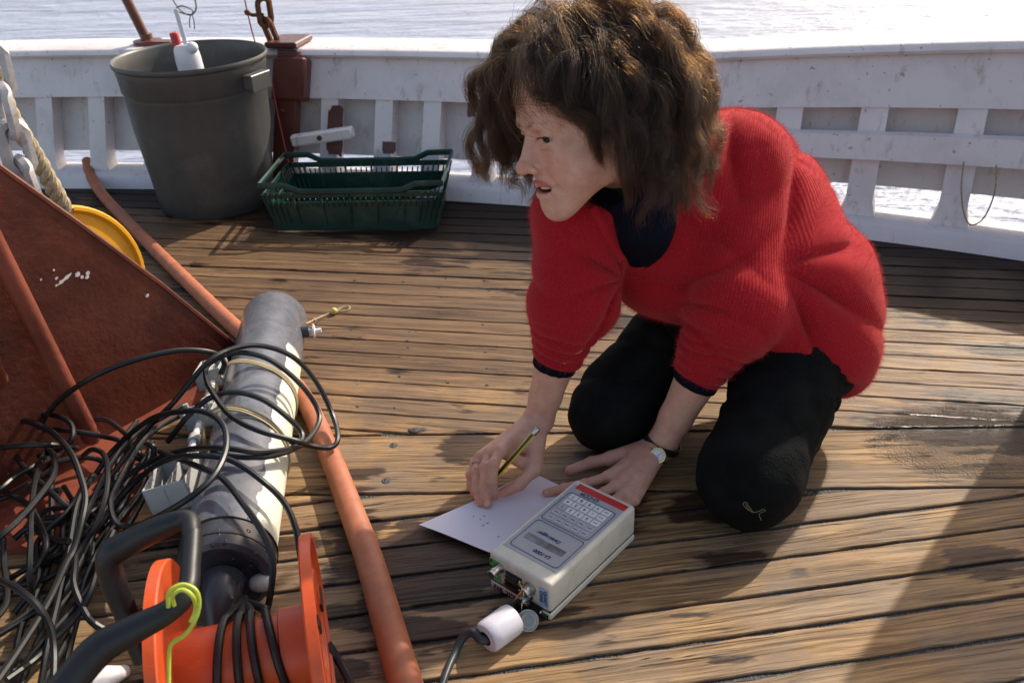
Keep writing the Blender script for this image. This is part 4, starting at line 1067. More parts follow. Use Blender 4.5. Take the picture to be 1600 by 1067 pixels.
# navy shirt: seen in the neckline and as turned-out cuffs
UG = [Group([Cap(CHEST, WAIST, .105, .11), Cap(SH_R, SH_L, .06, .065), Cap(NECKB, CHEST, .072, .10), Cap(NECKB, hl((0, -.02, -.085)), .066, .060), Cap(P(1010, 350, .44), P(1003, 380, .39), .045, .04)], .04, .01)]
for E_, C_, ax, r in ((EL_L, CUF_L, cuf_axL, .0405), (EL_R, CUF_R, cuf_axR, .0395)):
    UG.append(Group([Cap(E_*.4+C_*.6, C_+ax*.030, r-.001, r-.002)], 0, .004))
for C_, ax in ((CUF_L, cuf_axL), (CUF_R, cuf_axR)):
    UG.append(Group([Func(lambda p, C_=C_, ax=ax: np.maximum(.027-((p-C_)@ax), np.linalg.norm(p-C_, axis=1)-.08), C_, .08)], 0, .002, 'sub'))
UG.append(Group([hcap((0,.02,-.06), (0,.07,-.10), .060, .04), Cap(NECKB+(hl((0, 0, -.08))-NECKB)*.95, hl((0, 0, 0)), .062)], .01, .004, 'sub'))
V, F = surface(UG, (-.06, 1.0, .08), (.75, 1.75, .70), .0038, 2)
np_mesh('shirt', V, F, M['navy'], who)
# ------------------------------------------------------------------ hair
def hair_material(name, mel, red):
    m = bpy.data.materials.new(name); m.use_nodes = True; n = m.node_tree.nodes; n.remove(n['Principled BSDF'])
    h = n.new('ShaderNodeBsdfHairPrincipled'); h.parametrization = 'MELANIN'
    h.inputs['Melanin'].default_value = mel; h.inputs['Melanin Redness'].default_value = red
    h.inputs['Roughness'].default_value = .46; h.inputs['Radial Roughness'].default_value = .6
    h.inputs['Random Color'].default_value = .55; h.inputs['Random Roughness'].default_value = .3; h.inputs['Coat'].default_value = .0
    m.node_tree.links.new(h.outputs[0], n['Material Output'].inputs[0]); return m
M['hair'] = hair_material('brown_hair', .87, .22)
def curves_object(name, pts, radii, mat, parent, label=None):
    """pts: (n_curves, n_points, 3)"""
    n, k, _ = pts.shape
    hc = bpy.data.hair_curves.new(name); hc.add_curves([k]*n)
    off = np.array(parent.location)
    hc.position_data.foreach_set('vector', (pts-off).reshape(-1).astype(np.float32)) if hasattr(hc.position_data, 'foreach_set') else hc.attributes['position'].data.foreach_set('vector', (pts-off).reshape(-1).astype(np.float32))
    a = hc.attributes.get('radius') or hc.attributes.new('radius', 'FLOAT', 'POINT')
    a.data.foreach_set('value', radii.reshape(-1).astype(np.float32))
    hc.materials.append(mat); o = bpy.data.objects.new(name, hc); COL.objects.link(o); o.parent = parent; tag(o, label); return o
scene.render.hair_type = 'STRIP'; 
def grow_hair(n, seed, steps=28, nc=330):
    r = np.random.default_rng(seed)
    d = r.normal(size=(n*7, 3)); d /= np.linalg.norm(d, axis=1)[:, None]
    front = d[:, 1]; up = d[:, 2]                        # scalp, head space: x her right, y forward, z up
    ok = (up > -.42) & ~((front > .30) & (up < .47)) & ~((front > .58) & (up < .68)) & ~((front > .05) & (up < .05))
    d = d[ok]; kp = r.uniform(0, 1, len(d)) < np.where((d[:, 0] > .05) & (d[:, 1] > -.25), 1.0, .48); d = d[kp][:n]; n = len(d)
    R0 = np.array([.077, .100, .091]); c0 = np.array([0, -.010, .040])
    g = HT.T@np.array([0, 0, -1.])                       # gravity in head space
    # locks
    k_ = r.choice(n, nc, replace=False); cd = d[k_]; ci = np.argmax(d@cd.T, axis=1)
    cpuff = r.uniform(.024, .068, nc)*np.where(cd[:, 1] < -.1, 1.25, 1.0)*np.where(cd[:, 2] > .75, .80, 1.0)
    clen = r.uniform(.155, .230, nc)*np.where(cd[:, 0] > 0, 1.03, .90)*np.where(cd[:, 1] < -.1, 1.08, 1.0)
    cv = r.normal(0, .16, (nc, 3)); cam_ = r.uniform(.0025, .0085, nc); cf = r.uniform(45, 95, nc); cph = r.uniform(0, 2*PI, (nc, 3))
    p = c0+d*R0
    right = p[:, 0]+r.normal(0, .006, n) > .004
    comb = np.stack([np.where(right, 1.0, -1.0), np.where(right, .10, -.80), np.full(n, .05)], 1)
    v = d*.8+comb*.85+cv[ci]+r.normal(0, .07, (n, 3)); v /= np.linalg.norm(v, axis=1)[:, None]
    length = clen[ci]*r.uniform(.86, 1.06, n); step = length/steps
    puff = np.maximum(.004, cpuff[ci]+r.normal(0, .0045, n))
    path = np.zeros((n, steps+1, 3)); q = p.copy(); path[:, 0] = q
    stiff = .84+.06*(d[:, 1] < -.1)
    for k in range(steps):
        v = v*stiff[:, None]+g*(1-stiff)[:, None]*1.3+r.normal(0, .016, (n, 3)); v /= np.linalg.norm(v, axis=1)[:, None]
        q = q+v*step[:, None]
        t = min(1, (k+1)/8)
        e = (q-c0)/(R0+puff[:, None]*t); l = np.linalg.norm(e, axis=1); ins = l < 1
        q[ins] = (c0+(R0+puff[ins, None]*t)*(e[ins]/l[ins, None]))
        near = (~right)
        lim = np.where(q[:, 2] > .040, .082+(q[:, 2]-.040)*.3, np.where(q[:, 2] > .014, .050+(q[:, 2]-.014)*1.3, .044-.004*np.clip(-q[:, 2]/.1, 0, 1)))
        lim = lim-puff*.4
        m_ = near & (q[:, 1] > lim) & (q[:, 2] < .060); q[m_, 1] = lim[m_]+(q[m_, 1]-lim[m_])*.15
        far = right & (q[:, 2] < .06) & (q[:, 0] < .055); q[far, 0] = .055+puff[far]*.4
        path[:, k+1] = q
    # gather each lock towards its own middle
    mean = np.zeros((nc, steps+1, 3)); cnt = np.zeros(nc)
    np.add.at(mean, ci, path); np.add.at(cnt, ci, 1); mean /= np.maximum(cnt, 1)[:, None, None]
    free = r.uniform(0, 1, n) < .27
    w = np.linspace(0, 1, steps+1)[None]**.8*np.where(free, .1, r.uniform(.45, .85, n))[:, None]
    path += (mean[ci]-path)*w[:, :, None]
    t = np.arange(steps+1)[None]*step[:, None]; env = np.clip(t/.05, 0, 1)*(1+t*3)
    am = cam_[ci]*r.uniform(.7, 1.25, n); ph = cph[ci]+r.normal(0, .28, (n, 3)); fr = cf[ci]*r.uniform(.96, 1.04, n)
    for a in range(3): path[:, :, a] += env*am[:, None]*np.sin(t*fr[:, None]+ph[:, a:a+1])
    path[:, 1:] += np.cumsum(r.normal(0, .00028, (n, steps, 3)), axis=1)*np.where(free, 2.2, 1.0)[:, None, None]
    W = HC+(path*HS)@HT.T
    W[:, :, 2] = np.maximum(W[:, :, 2], .03)
    return W, puff
W, puff = grow_hair(31000, 5)
kk = W.shape[1]; rad = np.linspace(1, .35, kk)[None]*RNG.uniform(.00013, .00026, (len(W), 1))
hair = curves_object('hair', W, rad, M['hair'], who, 'frizzy dark brown hair with sunlit ends')
t = NT('scalp_hair'); M['scalp'] = t.set(color=(.012, .007, .004), rough=.9, spec=.1)
V, F = surface([Group([hell((0,-.024,.050), (.080,.092,.090)), hell((-.012,-.050,-.020), (.070,.062,.085)), hell((.045,.005,-.01), (.036,.055,.06))], .03, .01),
    Group([hell((-.04,.085,-.03), (.075,.062,.085)), hell((0,.110,.035), (.075,.060,.060))], .03, .03, 'sub')], HC-.2, HC+.2, .005, 2)
np_mesh('underlying_hair', V, F, M['scalp'], hair)

# brows and lashes
def short_hairs(segs, n, ln, spread, dirf, name, rad=.00016):
    r = np.random.default_rng(61); out = []
    for a, b_ in segs:
        a = np.array(a); b_ = np.array(b_)
        for _ in range(n):
            t = r.uniform(0, 1); q = a*(1-t)+b_*t+r.normal(0, spread, 3); dd = dirf(a, b_)+r.normal(0, .25, 3); dd = unit(dd)
            L = ln*r.uniform(.6, 1.2); bend = np.array([0, 0, -1.])*L*.15
            out.append([hl(q), hl(q+dd*L*.5), hl(q+dd*L+bend)])
    out = np.array(out); curves_object(name, out, np.tile(np.array([rad, rad*.8, rad*.3]), (len(out), 1)), M['hair'], who)
for s in (-1, 1):
    short_hairs([((s*.011,.0945,.0165),(s*.027,.0905,.0235)), ((s*.027,.0905,.0235),(s*.041,.0790,.0190))], 20, .0055, .0013, lambda a, b_: unit(b_-a)+np.array([0, .35, .45]), 'eyebrow', .00010)
    short_hairs([((s*.0225,.0875,-.0010),(s*.0330,.0870,.0004)), ((s*.0330,.0870,.0004),(s*.0440,.0790,-.0028))], 45, .0060, .0003, lambda a, b_: np.array([s*.25, .9, .05]), 'eyelashes', .00013)
# ------------------------------------------------------------------ fuzz on the sweater
tri = SWV[SWF]; ar = np.linalg.norm(np.cross(tri[:, 1]-tri[:, 0], tri[:, 2]-tri[:, 0]), axis=1); nn = np.cross(tri[:, 1]-tri[:, 0], tri[:, 2]-tri[:, 0]); nn /= np.maximum(np.linalg.norm(nn, axis=1), 1e-12)[:, None]
pick = RNG.choice(len(ar), 90000, p=ar/ar.sum()); a_ = RNG.uniform(0, 1, (len(pick), 1)); b_ = RNG.uniform(0, 1, (len(pick), 1))
base = tri[pick, 0]+(tri[pick, 1]-tri[pick, 0])*a_+(tri[pick, 3]-tri[pick, 0])*b_
d1 = nn[pick]+RNG.normal(0, .75, base.shape); d1 /= np.linalg.norm(d1, axis=1)[:, None]; ln = RNG.uniform(.0025, .0075, (len(pick), 1))
bend = RNG.normal(0, .0012, base.shape)
Fz = np.stack([base, base+d1*ln*.5+bend*.6, base+d1*ln+bend*2], 1)
t = NT('wool_fibre'); M['fibre'] = t.set(color=(.60, .03, .035), rough=.8, spec=.2, sheen=.3)
curves_object('wool_fuzz', Fz, np.tile(np.array([.00010, .00008, .00003]), (len(Fz), 1)), M['fibre'], sweater if False else who)
# ================================================================== water sampler
A_ = P(431, 494, .0705); B_ = P(350, 902, .0705); ax = unit(B_-A_); LEN = np.linalg.norm(B_-A_); RS = .0675
side = unit(np.cross(ax, [0, 0, 1])); 
if side@CR < 0: side = -side            # to the right in the photo
upv = unit(np.cross(side, ax)); 
if upv[2] < 0: upv = -upv
RA = np.array([side, np.cross(ax, side), ax]).T
def sampler_material():
    t = NT('grey_pvc'); v = t.coord('Object'); g = t.pos()
    # along and around the tube
    def dot(vec): n = t.node('ShaderNodeVectorMath'); n.operation = 'DOT_PRODUCT'; t.link(t.vmath('SUBTRACT', g, tuple(A_)), n.inputs[0]); n.inputs[1].default_value = tuple(vec); return n.outputs['Value']
    s = dot(ax); a = t.math('ARCTAN2', dot(upv), dot(side))      # 0 = right side, pi/2 = top
    n1 = t.noise(v, 40, 5, .6); n2 = t.noise(v, 10, 3)
    base = t.mix(t.smooth(n1, .35, .65), (.11,.115,.135), (.15,.155,.18))
    edge = t.math('ADD', a, t.math('ADD', t.math('MULTIPLY', t.math('SUBTRACT', n1, .5), .22), t.math('MULTIPLY', t.math('SUBTRACT', n2, .5), .5)))
    tape = t.math('MULTIPLY', t.smooth(edge, .80, .76), t.math('MULTIPLY', t.smooth(s, .205, .222), t.smooth(s, LEN-.045, LEN-.06)))
    c = t.mix(tape, base, t.mix(t.smooth(n1, .4, .7), (.72,.71,.58), (.60,.59,.44)))
    vo = t.voronoi(v, 95); sp = t.noise(v, 17, 3); d = t.math('MULTIPLY', t.math('SUBTRACT', 1.0, t.smooth(vo, .08, .20)), t.smooth(sp, .52, .60))
    nr = t.bump(n1, .12, .001); nr = t.bump(d, .7, .0018, nr)
    return t.set(color=c, rough=t.math('SUBTRACT', t.mix(tape, .22, .55), t.math('MULTIPLY', d, .2), clamp=True), normal=nr, spec=.5)
M['pvc'] = sampler_material()
M['pvc_dark'] = simple('dark_grey_pvc', (.045,.047,.055), .25, var=.1, bump=.1, drops=True)
M['pvc_light'] = simple('light_grey_plastic', (.40,.40,.39), .4, var=.06, bump=.1, drops=True)
M['rubber_band'] = simple('latex_band', (.46,.38,.22), .55, var=.12)
M['cable'] = simple('black_cable', (.006,.0065,.0075), .42, var=.2, bump=.12)
ts = thing('water_sampler', 'grey plastic water sampling cylinder with cream side panel lying under black cables', 'water sampler', A_*[1,1,0])
prof = [(0,-.012),(.030,-.011),(.050,-.005),(.0625,.006),(RS,.020),(RS,LEN-.05)]
MB().lathe(prof, A_, RA, 64).build('tube_body', M['pvc'], ts)
MB().lathe([(RS-.001,LEN-.052),(RS+.001,LEN-.050),(RS+.002,LEN-.012),(RS-.002,LEN+.002),(.058,LEN+.006),(.052,LEN+.004),(.050,LEN-.006),(0,LEN-.006)], A_, RA, 64).build('end_cap', M['pvc_dark'], ts)
for s_ in (LEN-.048, LEN-.014): MB().lathe([(RS+.0015,s_-.0015),(RS+.0032,s_-.0008),(RS+.0032,s_+.0008),(RS+.0015,s_+.0015)], A_, RA, 64).build('groove_ring', M['cable'], ts)
nub = A_-ax*.010+side*.012+upv*.030
MB().lathe([(0,-.016),(.012,-.016),(.0145,-.012),(.0145,.012)], nub, RA, 20).build('end_stud', M['pvc'], ts)
# drain elbow
el = B_+ax*.004
MB().tube(catmull([el+upv*.0, el+ax*.03-upv*.005, el+ax*.055-upv*.030, el+ax*.060-upv*.050], 6), [.030,.028,.024,.024], 16).build('elbow', M['pvc_dark'], ts)
MB().ball(el+side*.050+ax*.004-upv*.01, (.017,.015,.012), 14, 8).build('plug', M['pvc_light'], ts)
# valve on the right-hand side
sv = A_+ax*.108
vb = sv+side*RS*.98+upv*.012
tv = MB().lathe([(0,-.006),(.0125,-.004),(.0125,.012),(.011,.013),(0,.013)], vb, frame(side), 20).build('valve', M['pvc_dark'], ts)
b = MB(); b.lathe([(.0055,.013),(.0055,.020),(.0135,.021),(.0135,.0245),(.005,.026),(.005,.038),(0,.038)], vb, frame(side), 18); b.build('valve_stem', M['white_plastic'], tv)
MB().box(vb+side*.0225, (.0035,.005,.032), np.array([side, ax, upv]).T, .001).build('valve_wing', M['white_plastic'], tv)
# rubber bands
for s_, tilt in ((.235,.05),(.2385,.055),(.243,.06),(.350,.09),(.355,.095),(.360,.10)):
    pts = []
    for k in range(56):
        a = 2*PI*k/56; rr = RS+.0018+(.018*max(0, math.cos(a-2.25))**4)
        pts.append(A_+ax*(s_*LEN/.57+tilt*.25*math.cos(a+.6))+(side*math.cos(a)+upv*math.sin(a))*rr)
    MB().tube(pts, .0019, 6, closed=True).build('rubber_band', M['rubber_band'], ts)
# release gear along the left shoulder of the tube
lft = unit(-side*.93+upv*.52); tang = unit(np.cross(ax, lft)); 
if tang[2] < 0: tang = -tang
def G_(s, h, w=0.0): return A_+ax*s*LEN/.57+lft*(RS+h)+tang*w
RG = np.array([ax, tang, lft]).T
opn = unit(upv*.93+lft*.25-ax*.18); tg2 = unit(np.cross(opn, ax)); RG2 = np.array([np.cross(tg2, opn), tg2, opn]).T
def H_(s, w=0.0, h=0.0): return A_+ax*s*LEN/.57-side*(RS+.020+w)+upv*(.022+h)
def housing(s, h, size, name='bracket', open_=True):
    """open-topped box with thin walls"""
    x, y, z = size; c = H_(s, h); b = MB(); w = .0030; RG = RG2; tang = tg2; lft = opn; ax = RG2[:, 0]
    b.box(c-lft*(z/2-w/2), (x, y, w), RG, .0006)
    for sg in (-1, 1):
        b.box(c+ax*sg*(x/2-w/2), (w, y, z), RG, .0006); b.box(c+tang*sg*(y/2-w/2), (x, w, z), RG, .0006)
    b.box(c, (x, w, z*.8), RG, .0006)
    return b.build(name, M['pvc_light'], ts)
for s_, h_, sz in ((.185,.004,(.070,.050,.036)),(.290,.0,(.044,.054,.030)),(.425,.010,(.098,.068,.046))): housing(s_, h_, sz)
def wingnut(s, h, k=1.0):
    RG = RG2; tang = tg2; lft = opn; c = H_(s, h)-opn*.012; b = MB(); b.lathe([(0,0),(.0045*k,0),(.0045*k,.008*k),(.003*k,.016*k),(0,.016*k)], c, frame(lft), 12)
    b.lathe([(0,0),(.0085*k,0),(.0085*k,.002*k),(0,.002*k)], c, frame(lft), 14)
    for sg in (-1, 1): b.box(c+lft*.009*k+tang*sg*.0075*k, (.003*k,.010*k,.007*k), RG@np.array([[1,0,0],[0,.9,-sg*.4],[0,sg*.4,.9]]), .0008)
    b.build('wing_nut', M['steel'], ts)
wingnut(.175, .0, 1.25); wingnut(.437, .006, 1.6); wingnut(.290, -.006, .9)
rod = MB(); rod.tube([H_(.205,-.002), H_(.395,.004)], .0062, 12); rod.build('release_rod', M['white_plastic'], ts)
pts = [H_(.218+k*.0009, -.002)+(tang*math.cos(k*.785)+lft*math.sin(k*.785))*.0088 for k in range(42)]
MB().tube(pts, .0011, 5).build('spring', M['rubber_band'], ts)
MB().lathe([(.011,0),(.012,.002),(.012,.024),(.011,.026)], H_(.258,-.001), frame(ax), 18).build('collar', M['pvc_light'], ts)
MB().lathe([(0,0),(.010,0),(.0105,.016),(0,.016)], H_(.335,.002), frame(ax), 18).build('collar', M['pvc_light'], ts)
for s_, w_ in ((.283,.024),(.302,.026),(.285,-.02)): MB().lathe([(0,0),(.005,0),(.005,.02),(0,.021)], H_(s_,w_,.0), frame(opn), 10).build('screw', M['pvc_light'], ts)
# lanyard with a bead
lp = [P(478,506,.06), P(490,500,.03), P(503,494,.008), P(513,490,.005), P(522,486,.006), P(533,481,.004), P(543,478,.004), P(547,481,.004), P(541,485,.003), P(532,485,.004), P(526,486,.005)]
tl2 = thing('lanyard', 'short pale cord with a yellow bead and end loop beside the sampler', 'cord', lp[4])
MB().tube(catmull(lp, 5), .0015, 6).build('cord', M['rubber_band'], tl2); MB().ball(P(522,486,.008), .0082, 16, 10).build('bead', simple('yellow_bead', (.62,.50,.14), .35), tl2)
MB().ball(P(491,500,.029), .0045, 10, 6).build('knot', M['rubber_band'], tl2)

# ================================================================== black cables
CABR = .0048
def cable(pts, name, lab, r=CABR, cat='cable', group=None, parent=None, n=8):
    p_ = catmull([P(*q) for q in pts], n)
    if parent is not None: return MB().tube(p_, r, 8).build(name, M['cable'], parent)
    return tag(MB().tube(p_, r, 8).build(name, M['cable'], loc=p_[len(p_)//2]*[1,1,0]), lab, cat, group)
over = [
 ('black cable arching from the tangle across the bracket plate', [(60,668,.10),(90,628,.15),(140,592,.20),(200,566,.22),(275,548,.22),(331,551,.20),(350,566,.16),(345,585,.14)]),
 ('widest black cable loop reaching over the sampler onto the orange hose', [(120,805,.03),(180,735,.06),(232,668,.10),(270,630,.15),(322,569,.20),(361,546,.205),(406,540,.195),(455,556,.17),(492,594,.12),(519,646,.065),(528,684,.055),(515,699,.052),(480,695,.07),(455,690,.12)]),
 ('inner black cable loop crossing the sampler below the widest loop', [(345,556,.19),(380,551,.19),(425,564,.175),(470,601,.13),(496,639,.085),(496,665,.075),(470,695,.10),(410,706,.15),(350,700,.165),(294,702,.13),(245,717,.09),(190,748,.06),(120,800,.04)]),
 ('black cable dropping past the upper bracket and across the sampler', [(352,553,.20),(325,570,.185),(322,590,.18),(333,615,.17),(361,650,.155),(402,672,.15),(459,688,.125),(475,692,.11)]),
 ('small black cable loop over the middle of the sampler', [(262,690,.08),(294,650,.13),(331,620,.16),(369,613,.165),(410,624,.155),(447,650,.13),(472,678,.10),(462,699,.105),(425,712,.135),(380,714,.15),(330,708,.15)]),
 ('black cable ring standing up over the lower bracket', [(150,740,.05),(180,700,.08),(237,654,.15),(294,642,.19),(327,646,.20),(350,667,.20),(353,702,.195),(335,742,.19),(301,774,.18),(256,802,.15),(200,830,.09),(150,872,.03)]),
 ('black cable running along the sampler to the orange reel', [(150,830,.03),(200,764,.07),(256,720,.13),(312,712,.165),(361,719,.165),(410,751,.15),(444,785,.12),(462,825,.10),(470,870,.08)]),
 ('black cable lying down the sampler to its lower end', [(250,705,.10),(305,727,.15),(346,746,.16),(380,787,.155),(414,838,.13),(426,878,.11),(423,924,.08),(416,955,.05),(400,990,.03)]),
]
for lab, pts in over: cable(pts, 'cable', lab, group='black cables looped over the sampler')
tt = thing('cable_tangle', 'heap of tangled black cable in front of the red bracket', 'cable', P(110, 780))
T = [
 [(-30,652,.10),(0,655,.11),(29,655,.12),(67,667,.13),(90,683,.13),(112,710,.13),(126,746,.12),(133,777,.11),(128,811,.10),(115,858,.08),(102,882,.08),(74,942,.09),(32,1010,.10),(-20,1085,.11)],
 [(-30,655,.09),(0,651,.10),(45,646,.11),(90,650,.12),(112,664,.12),(112,687,.11),(90,703,.09),(60,712,.07)],
 [(-30,702,.10),(0,699,.11),(45,695,.12),(85,695,.11),(120,700,.07)],
 [(-40,868,.10),(0,838,.12),(34,807,.12),(67,768,.12),(85,739,.12),(84,712,.11),(74,699,.08)],
 [(50,930,.03),(46,890,.07),(48,840,.09),(48,811,.10),(54,755,.10),(67,714,.09),(76,698,.06)],
 [(60,672,.08),(79,671,.09),(117,674,.10),(157,681,.09),(191,690,.09),(225,714,.06)],
 [(130,712,.05),(144,702,.08),(162,710,.10),(168,737,.11),(164,777,.10),(148,822,.08),(126,858,.06),(90,914,.05),(53,976,.05),(20,1040,.05)],
 [(290,632,.10),(259,649,.10),(220,672,.10),(191,701,.10),(166,737,.09),(144,782,.07),(130,813,.06),(110,850,.04),(90,900,.03)],
 [(300,640,.09),(259,660,.10),(225,687,.11),(202,721,.11),(184,755,.10),(173,782,.09),(178,811,.08),(196,822,.07),(225,818,.08),(262,812,.10)],
 [(10,690,.03),(22,708,.06),(38,730,.07),(74,764,.07),(94,782,.07),(115,800,.05),(140,830,.03)],
 [(-10,755,.03),(11,770,.06),(43,788,.07),(58,811,.06),(72,845,.06),(68,870,.05),(53,893,.03)],
 [(-30,784,.07),(0,764,.08),(22,746,.08),(56,726,.08),(90,708,.05)],
 [(-30,898,.07),(0,906,.10),(26,919,.11),(49,936,.11),(64,953,.10),(79,980,.08),(85,1021,.06),(83,1085,.05)],
 [(120,840,.05),(117,889,.06),(116,914,.06),(128,946,.05),(145,972,.04),(180,992,.02)],
 [(178,830,.08),(153,891,.07),(140,929,.06),(118,965,.04),(81,1002,.03),(53,1031,.04),(10,1062,.05)],
 [(200,680,.07),(160,655,.07),(100,668,.06),(40,690,.04),(-20,700,.05)],
 [(5,840,.05),(6,880,.03),(10,940,.02),(-20,980,.02)],
 [(235,700,.05),(222,760,.05),(180,820,.04),(150,880,.03),(100,940,.02),(60,1000,.02),(30,1080,.02)],
 [(210,730,.04),(190,790,.03),(150,850,.02),(110,905,.02),(40,960,.02),(-20,1000,.02)],
 [(240,742,.04),(205,792,.05),(168,838,.05),(135,900,.04),(120,960,.02),(100,1010,.02),(60,1080,.02)],
 [(160,800,.05),(130,870,.04),(95,930,.03),(50,960,.02),(0,990,.02),(-30,1010,.02)],
 [(100,760,.03),(120,800,.04),(112,860,.03),(80,900,.02),(30,915,.02),(-30,925,.02)],
 [(225,690,.08),(240,700,.07),(235,720,.05),(215,715,.04),(210,700,.05),(222,688,.07)],
]
rr_ = np.random.default_rng(44)
for k in range(9):
    x0, y0 = rr_.uniform(60, 240), rr_.uniform(700, 830); x1, y1 = rr_.uniform(-60, 130), rr_.uniform(880, 1120)
    bx_, by_ = rr_.normal(0, 22), rr_.normal(0, 18); z = rr_.uniform(.008, .055)
    T.append([(x0+25, y0-45, z+.01), (x0, y0, z+.02), ((x0*2+x1)/3+bx_, (y0*2+y1)/3+by_, z), ((x0+x1*2)/3-bx_*.4, (y0+y1*2)/3, z*.7+.005), (x1, y1, .006)])
for k in range(5):
    cx_, cy_ = rr_.uniform(-10, 120), rr_.uniform(690, 860); ra, rb, ro = rr_.uniform(50, 110), rr_.uniform(18, 50), rr_.uniform(-.6, .6); z = rr_.uniform(.015, .06); a0 = rr_.uniform(0, 6)
    T.append([(cx_+ra*math.cos(a)*math.cos(ro)-rb*math.sin(a)*math.sin(ro), cy_+ra*math.cos(a)*math.sin(ro)+rb*math.sin(a)*math.cos(ro), z+.012*math.sin(a*1.7)) for a in np.linspace(a0, a0+rr_.uniform(3, 5), 9)])
for pts in T: cable(pts, 'cable_strand', None, parent=tt, r=CABR*rr_.uniform(.92, 1.08), n=6)

# ================================================================== orange cable reel
M['orange'] = simple('orange_plastic', (.62,.085,.018), .36, var=.08, bump=.08, dirt=(.35,.07,.03), dirt_amt=.35)
M['black_plastic'] = simple('black_plastic', (.007,.007,.008), .45, var=.15, bump=.08)
RF = .13
tR = P(474, 876, 2*RF); tL = P(240, 926, 2*RF-.006); ra_ = unit((tR-tL)*[1,1,0]); cR = tR*[1,1,0]+np.array([0,0,RF]); cL = cR-ra_*np.linalg.norm((tR-tL)[:2])
tre = thing('cable_reel', 'orange plastic cable reel with black carrying handle in the foreground', 'cable reel', (cR+cL)/2*[1,1,0])
fr_ = frame(ra_, (0,0,1)); DLen = np.linalg.norm(cR-cL)
def flange(c, s):
    p = [(.020,0),(.055,0),(.059,.006*s),(.086,.006*s),(.090,.001*s),(RF-.010,.001*s),(RF-.006,.008*s),(RF,.008*s),(RF,-.004*s),(RF-.002,-.006*s),(.09,-.004*s),(.020,-.004*s)]
    return MB().lathe(p, c, fr_, 72).build('flange', M['orange'], tre)
fR = flange(cR, 1); fL = flange(cL, -1)
MB().lathe([(.043,.0),(.044,.004),(.044,DLen*.74),(.049,DLen*.75),(.049,DLen-.003)], cL, fr_, 56).build('drum', M['orange'], tre)
for a in (.5, 2.6, 4.7):
    d_ = fr_[:, 0]*math.cos(a)+fr_[:, 1]*math.sin(a)
    MB().box(cR+d_*.073+ra_*.0068, (.014,.034,.003), np.array([np.cross(d_, ra_), d_, ra_]).T, .001).build('slot_rib', M['black_plastic'], fR)
sgn = lambda px, py, z: P(px, py, z)
hpth = catmull([sgn(90,1090,.27), sgn(150,1018,.295), sgn(205,985,.31), sgn(262,955,.325), sgn(292,925,.335), sgn(298,880,.34), sgn(301,835,.345)], 7)
MB().tube(hpth, [.0165,.0165,.0145,.0115,.0100,.0098,.0098], 16).build('handle_grip', M['black_plastic'], tre)
h2 = catmull([sgn(300,838,.344), sgn(293,812,.345), sgn(255,822,.335), sgn(205,846,.315), sgn(172,868,.30), sgn(176,905,.27), sgn(200,965,.22), sgn(225,1030,.17)], 7)
MB().tube(h2, [.0098,.0105,.0135,.015,.014,.013,.012], 14).build('handle_frame', M['black_plastic'], tre)
M['lime'] = simple('lime_wire', (.52,.60,.06), .45)
tl3 = thing('lime_wire', 'yellow-green wire tied round the black reel handle', 'wire', P(290, 930))
MB().tube(catmull([sgn(263,948,.345), sgn(264,925,.36), sgn(285,913,.365), sgn(306,922,.36), sgn(311,945,.345), sgn(303,972,.33), sgn(288,992,.315), sgn(268,1006,.30), sgn(264,1030,.28), sgn(264,1090,.25)], 7), .0021, 8).build('wire', M['lime'], tl3)
MB().tube(catmull([sgn(272,945,.345), sgn(270,930,.362), sgn(284,921,.367), sgn(300,930,.362), sgn(306,950,.34), sgn(298,972,.33)], 7), .0021, 8).build('wire', M['lime'], tl3)
twd = thing('cable_bundle', 'four black cable runs draped over the orange reel drum', 'cable', P(365, 960))
for k, (sf, sp_) in enumerate(((.36,.30),(.47,.45),(.56,.62),(.68,.80))):
    pts = [P(376+k*2, 934, .078), P(378+k*2, 940, .095)]
    for th in np.linspace(-.75, 1.9, 8): pts.append(cL+ra_*DLen*(sf+(sp_-sf)*.0-(.03*th*(1.5-k)))+(fr_[:, 0]*math.cos(th)+fr_[:, 1]*math.sin(th))*(.044+.0068))
    MB().tube(catmull(pts, 6), .0052, 10).build('cable_run', M['cable'], twd)
tag(MB().tube(catmull([P(*q) for q in ((512,1005,.04),(528,1030,.02),(545,1062,.012),(560,1100,.01))], 7), .006, 8).build('cable', M['cable'], loc=P(530,1030)), 'short black cable end on the deck right of the orange reel', 'cable')
M['cloth'] = simple('white_cloth', (.62,.60,.60), .8, var=.1, bump=.4)
V, F = surface([Group([Ell(P(152, 1062, .02), (.030,.022,.014)), Ell(P(180,1052,.014), (.018,.014,.010)), Ell(P(196,1045,.012), (.010,.010,.008))], .01, .01, disp=lambda p: .004*np.abs(sines(3,5,120,260)(p))*2, amp=.008)], P(165,1060)-.07, P(165,1060)+.07, .0035, 1)
co = np_mesh('rag', V, F, M['cloth']); tag(co, 'small crumpled white rag on the deck left of the orange reel', 'rag')

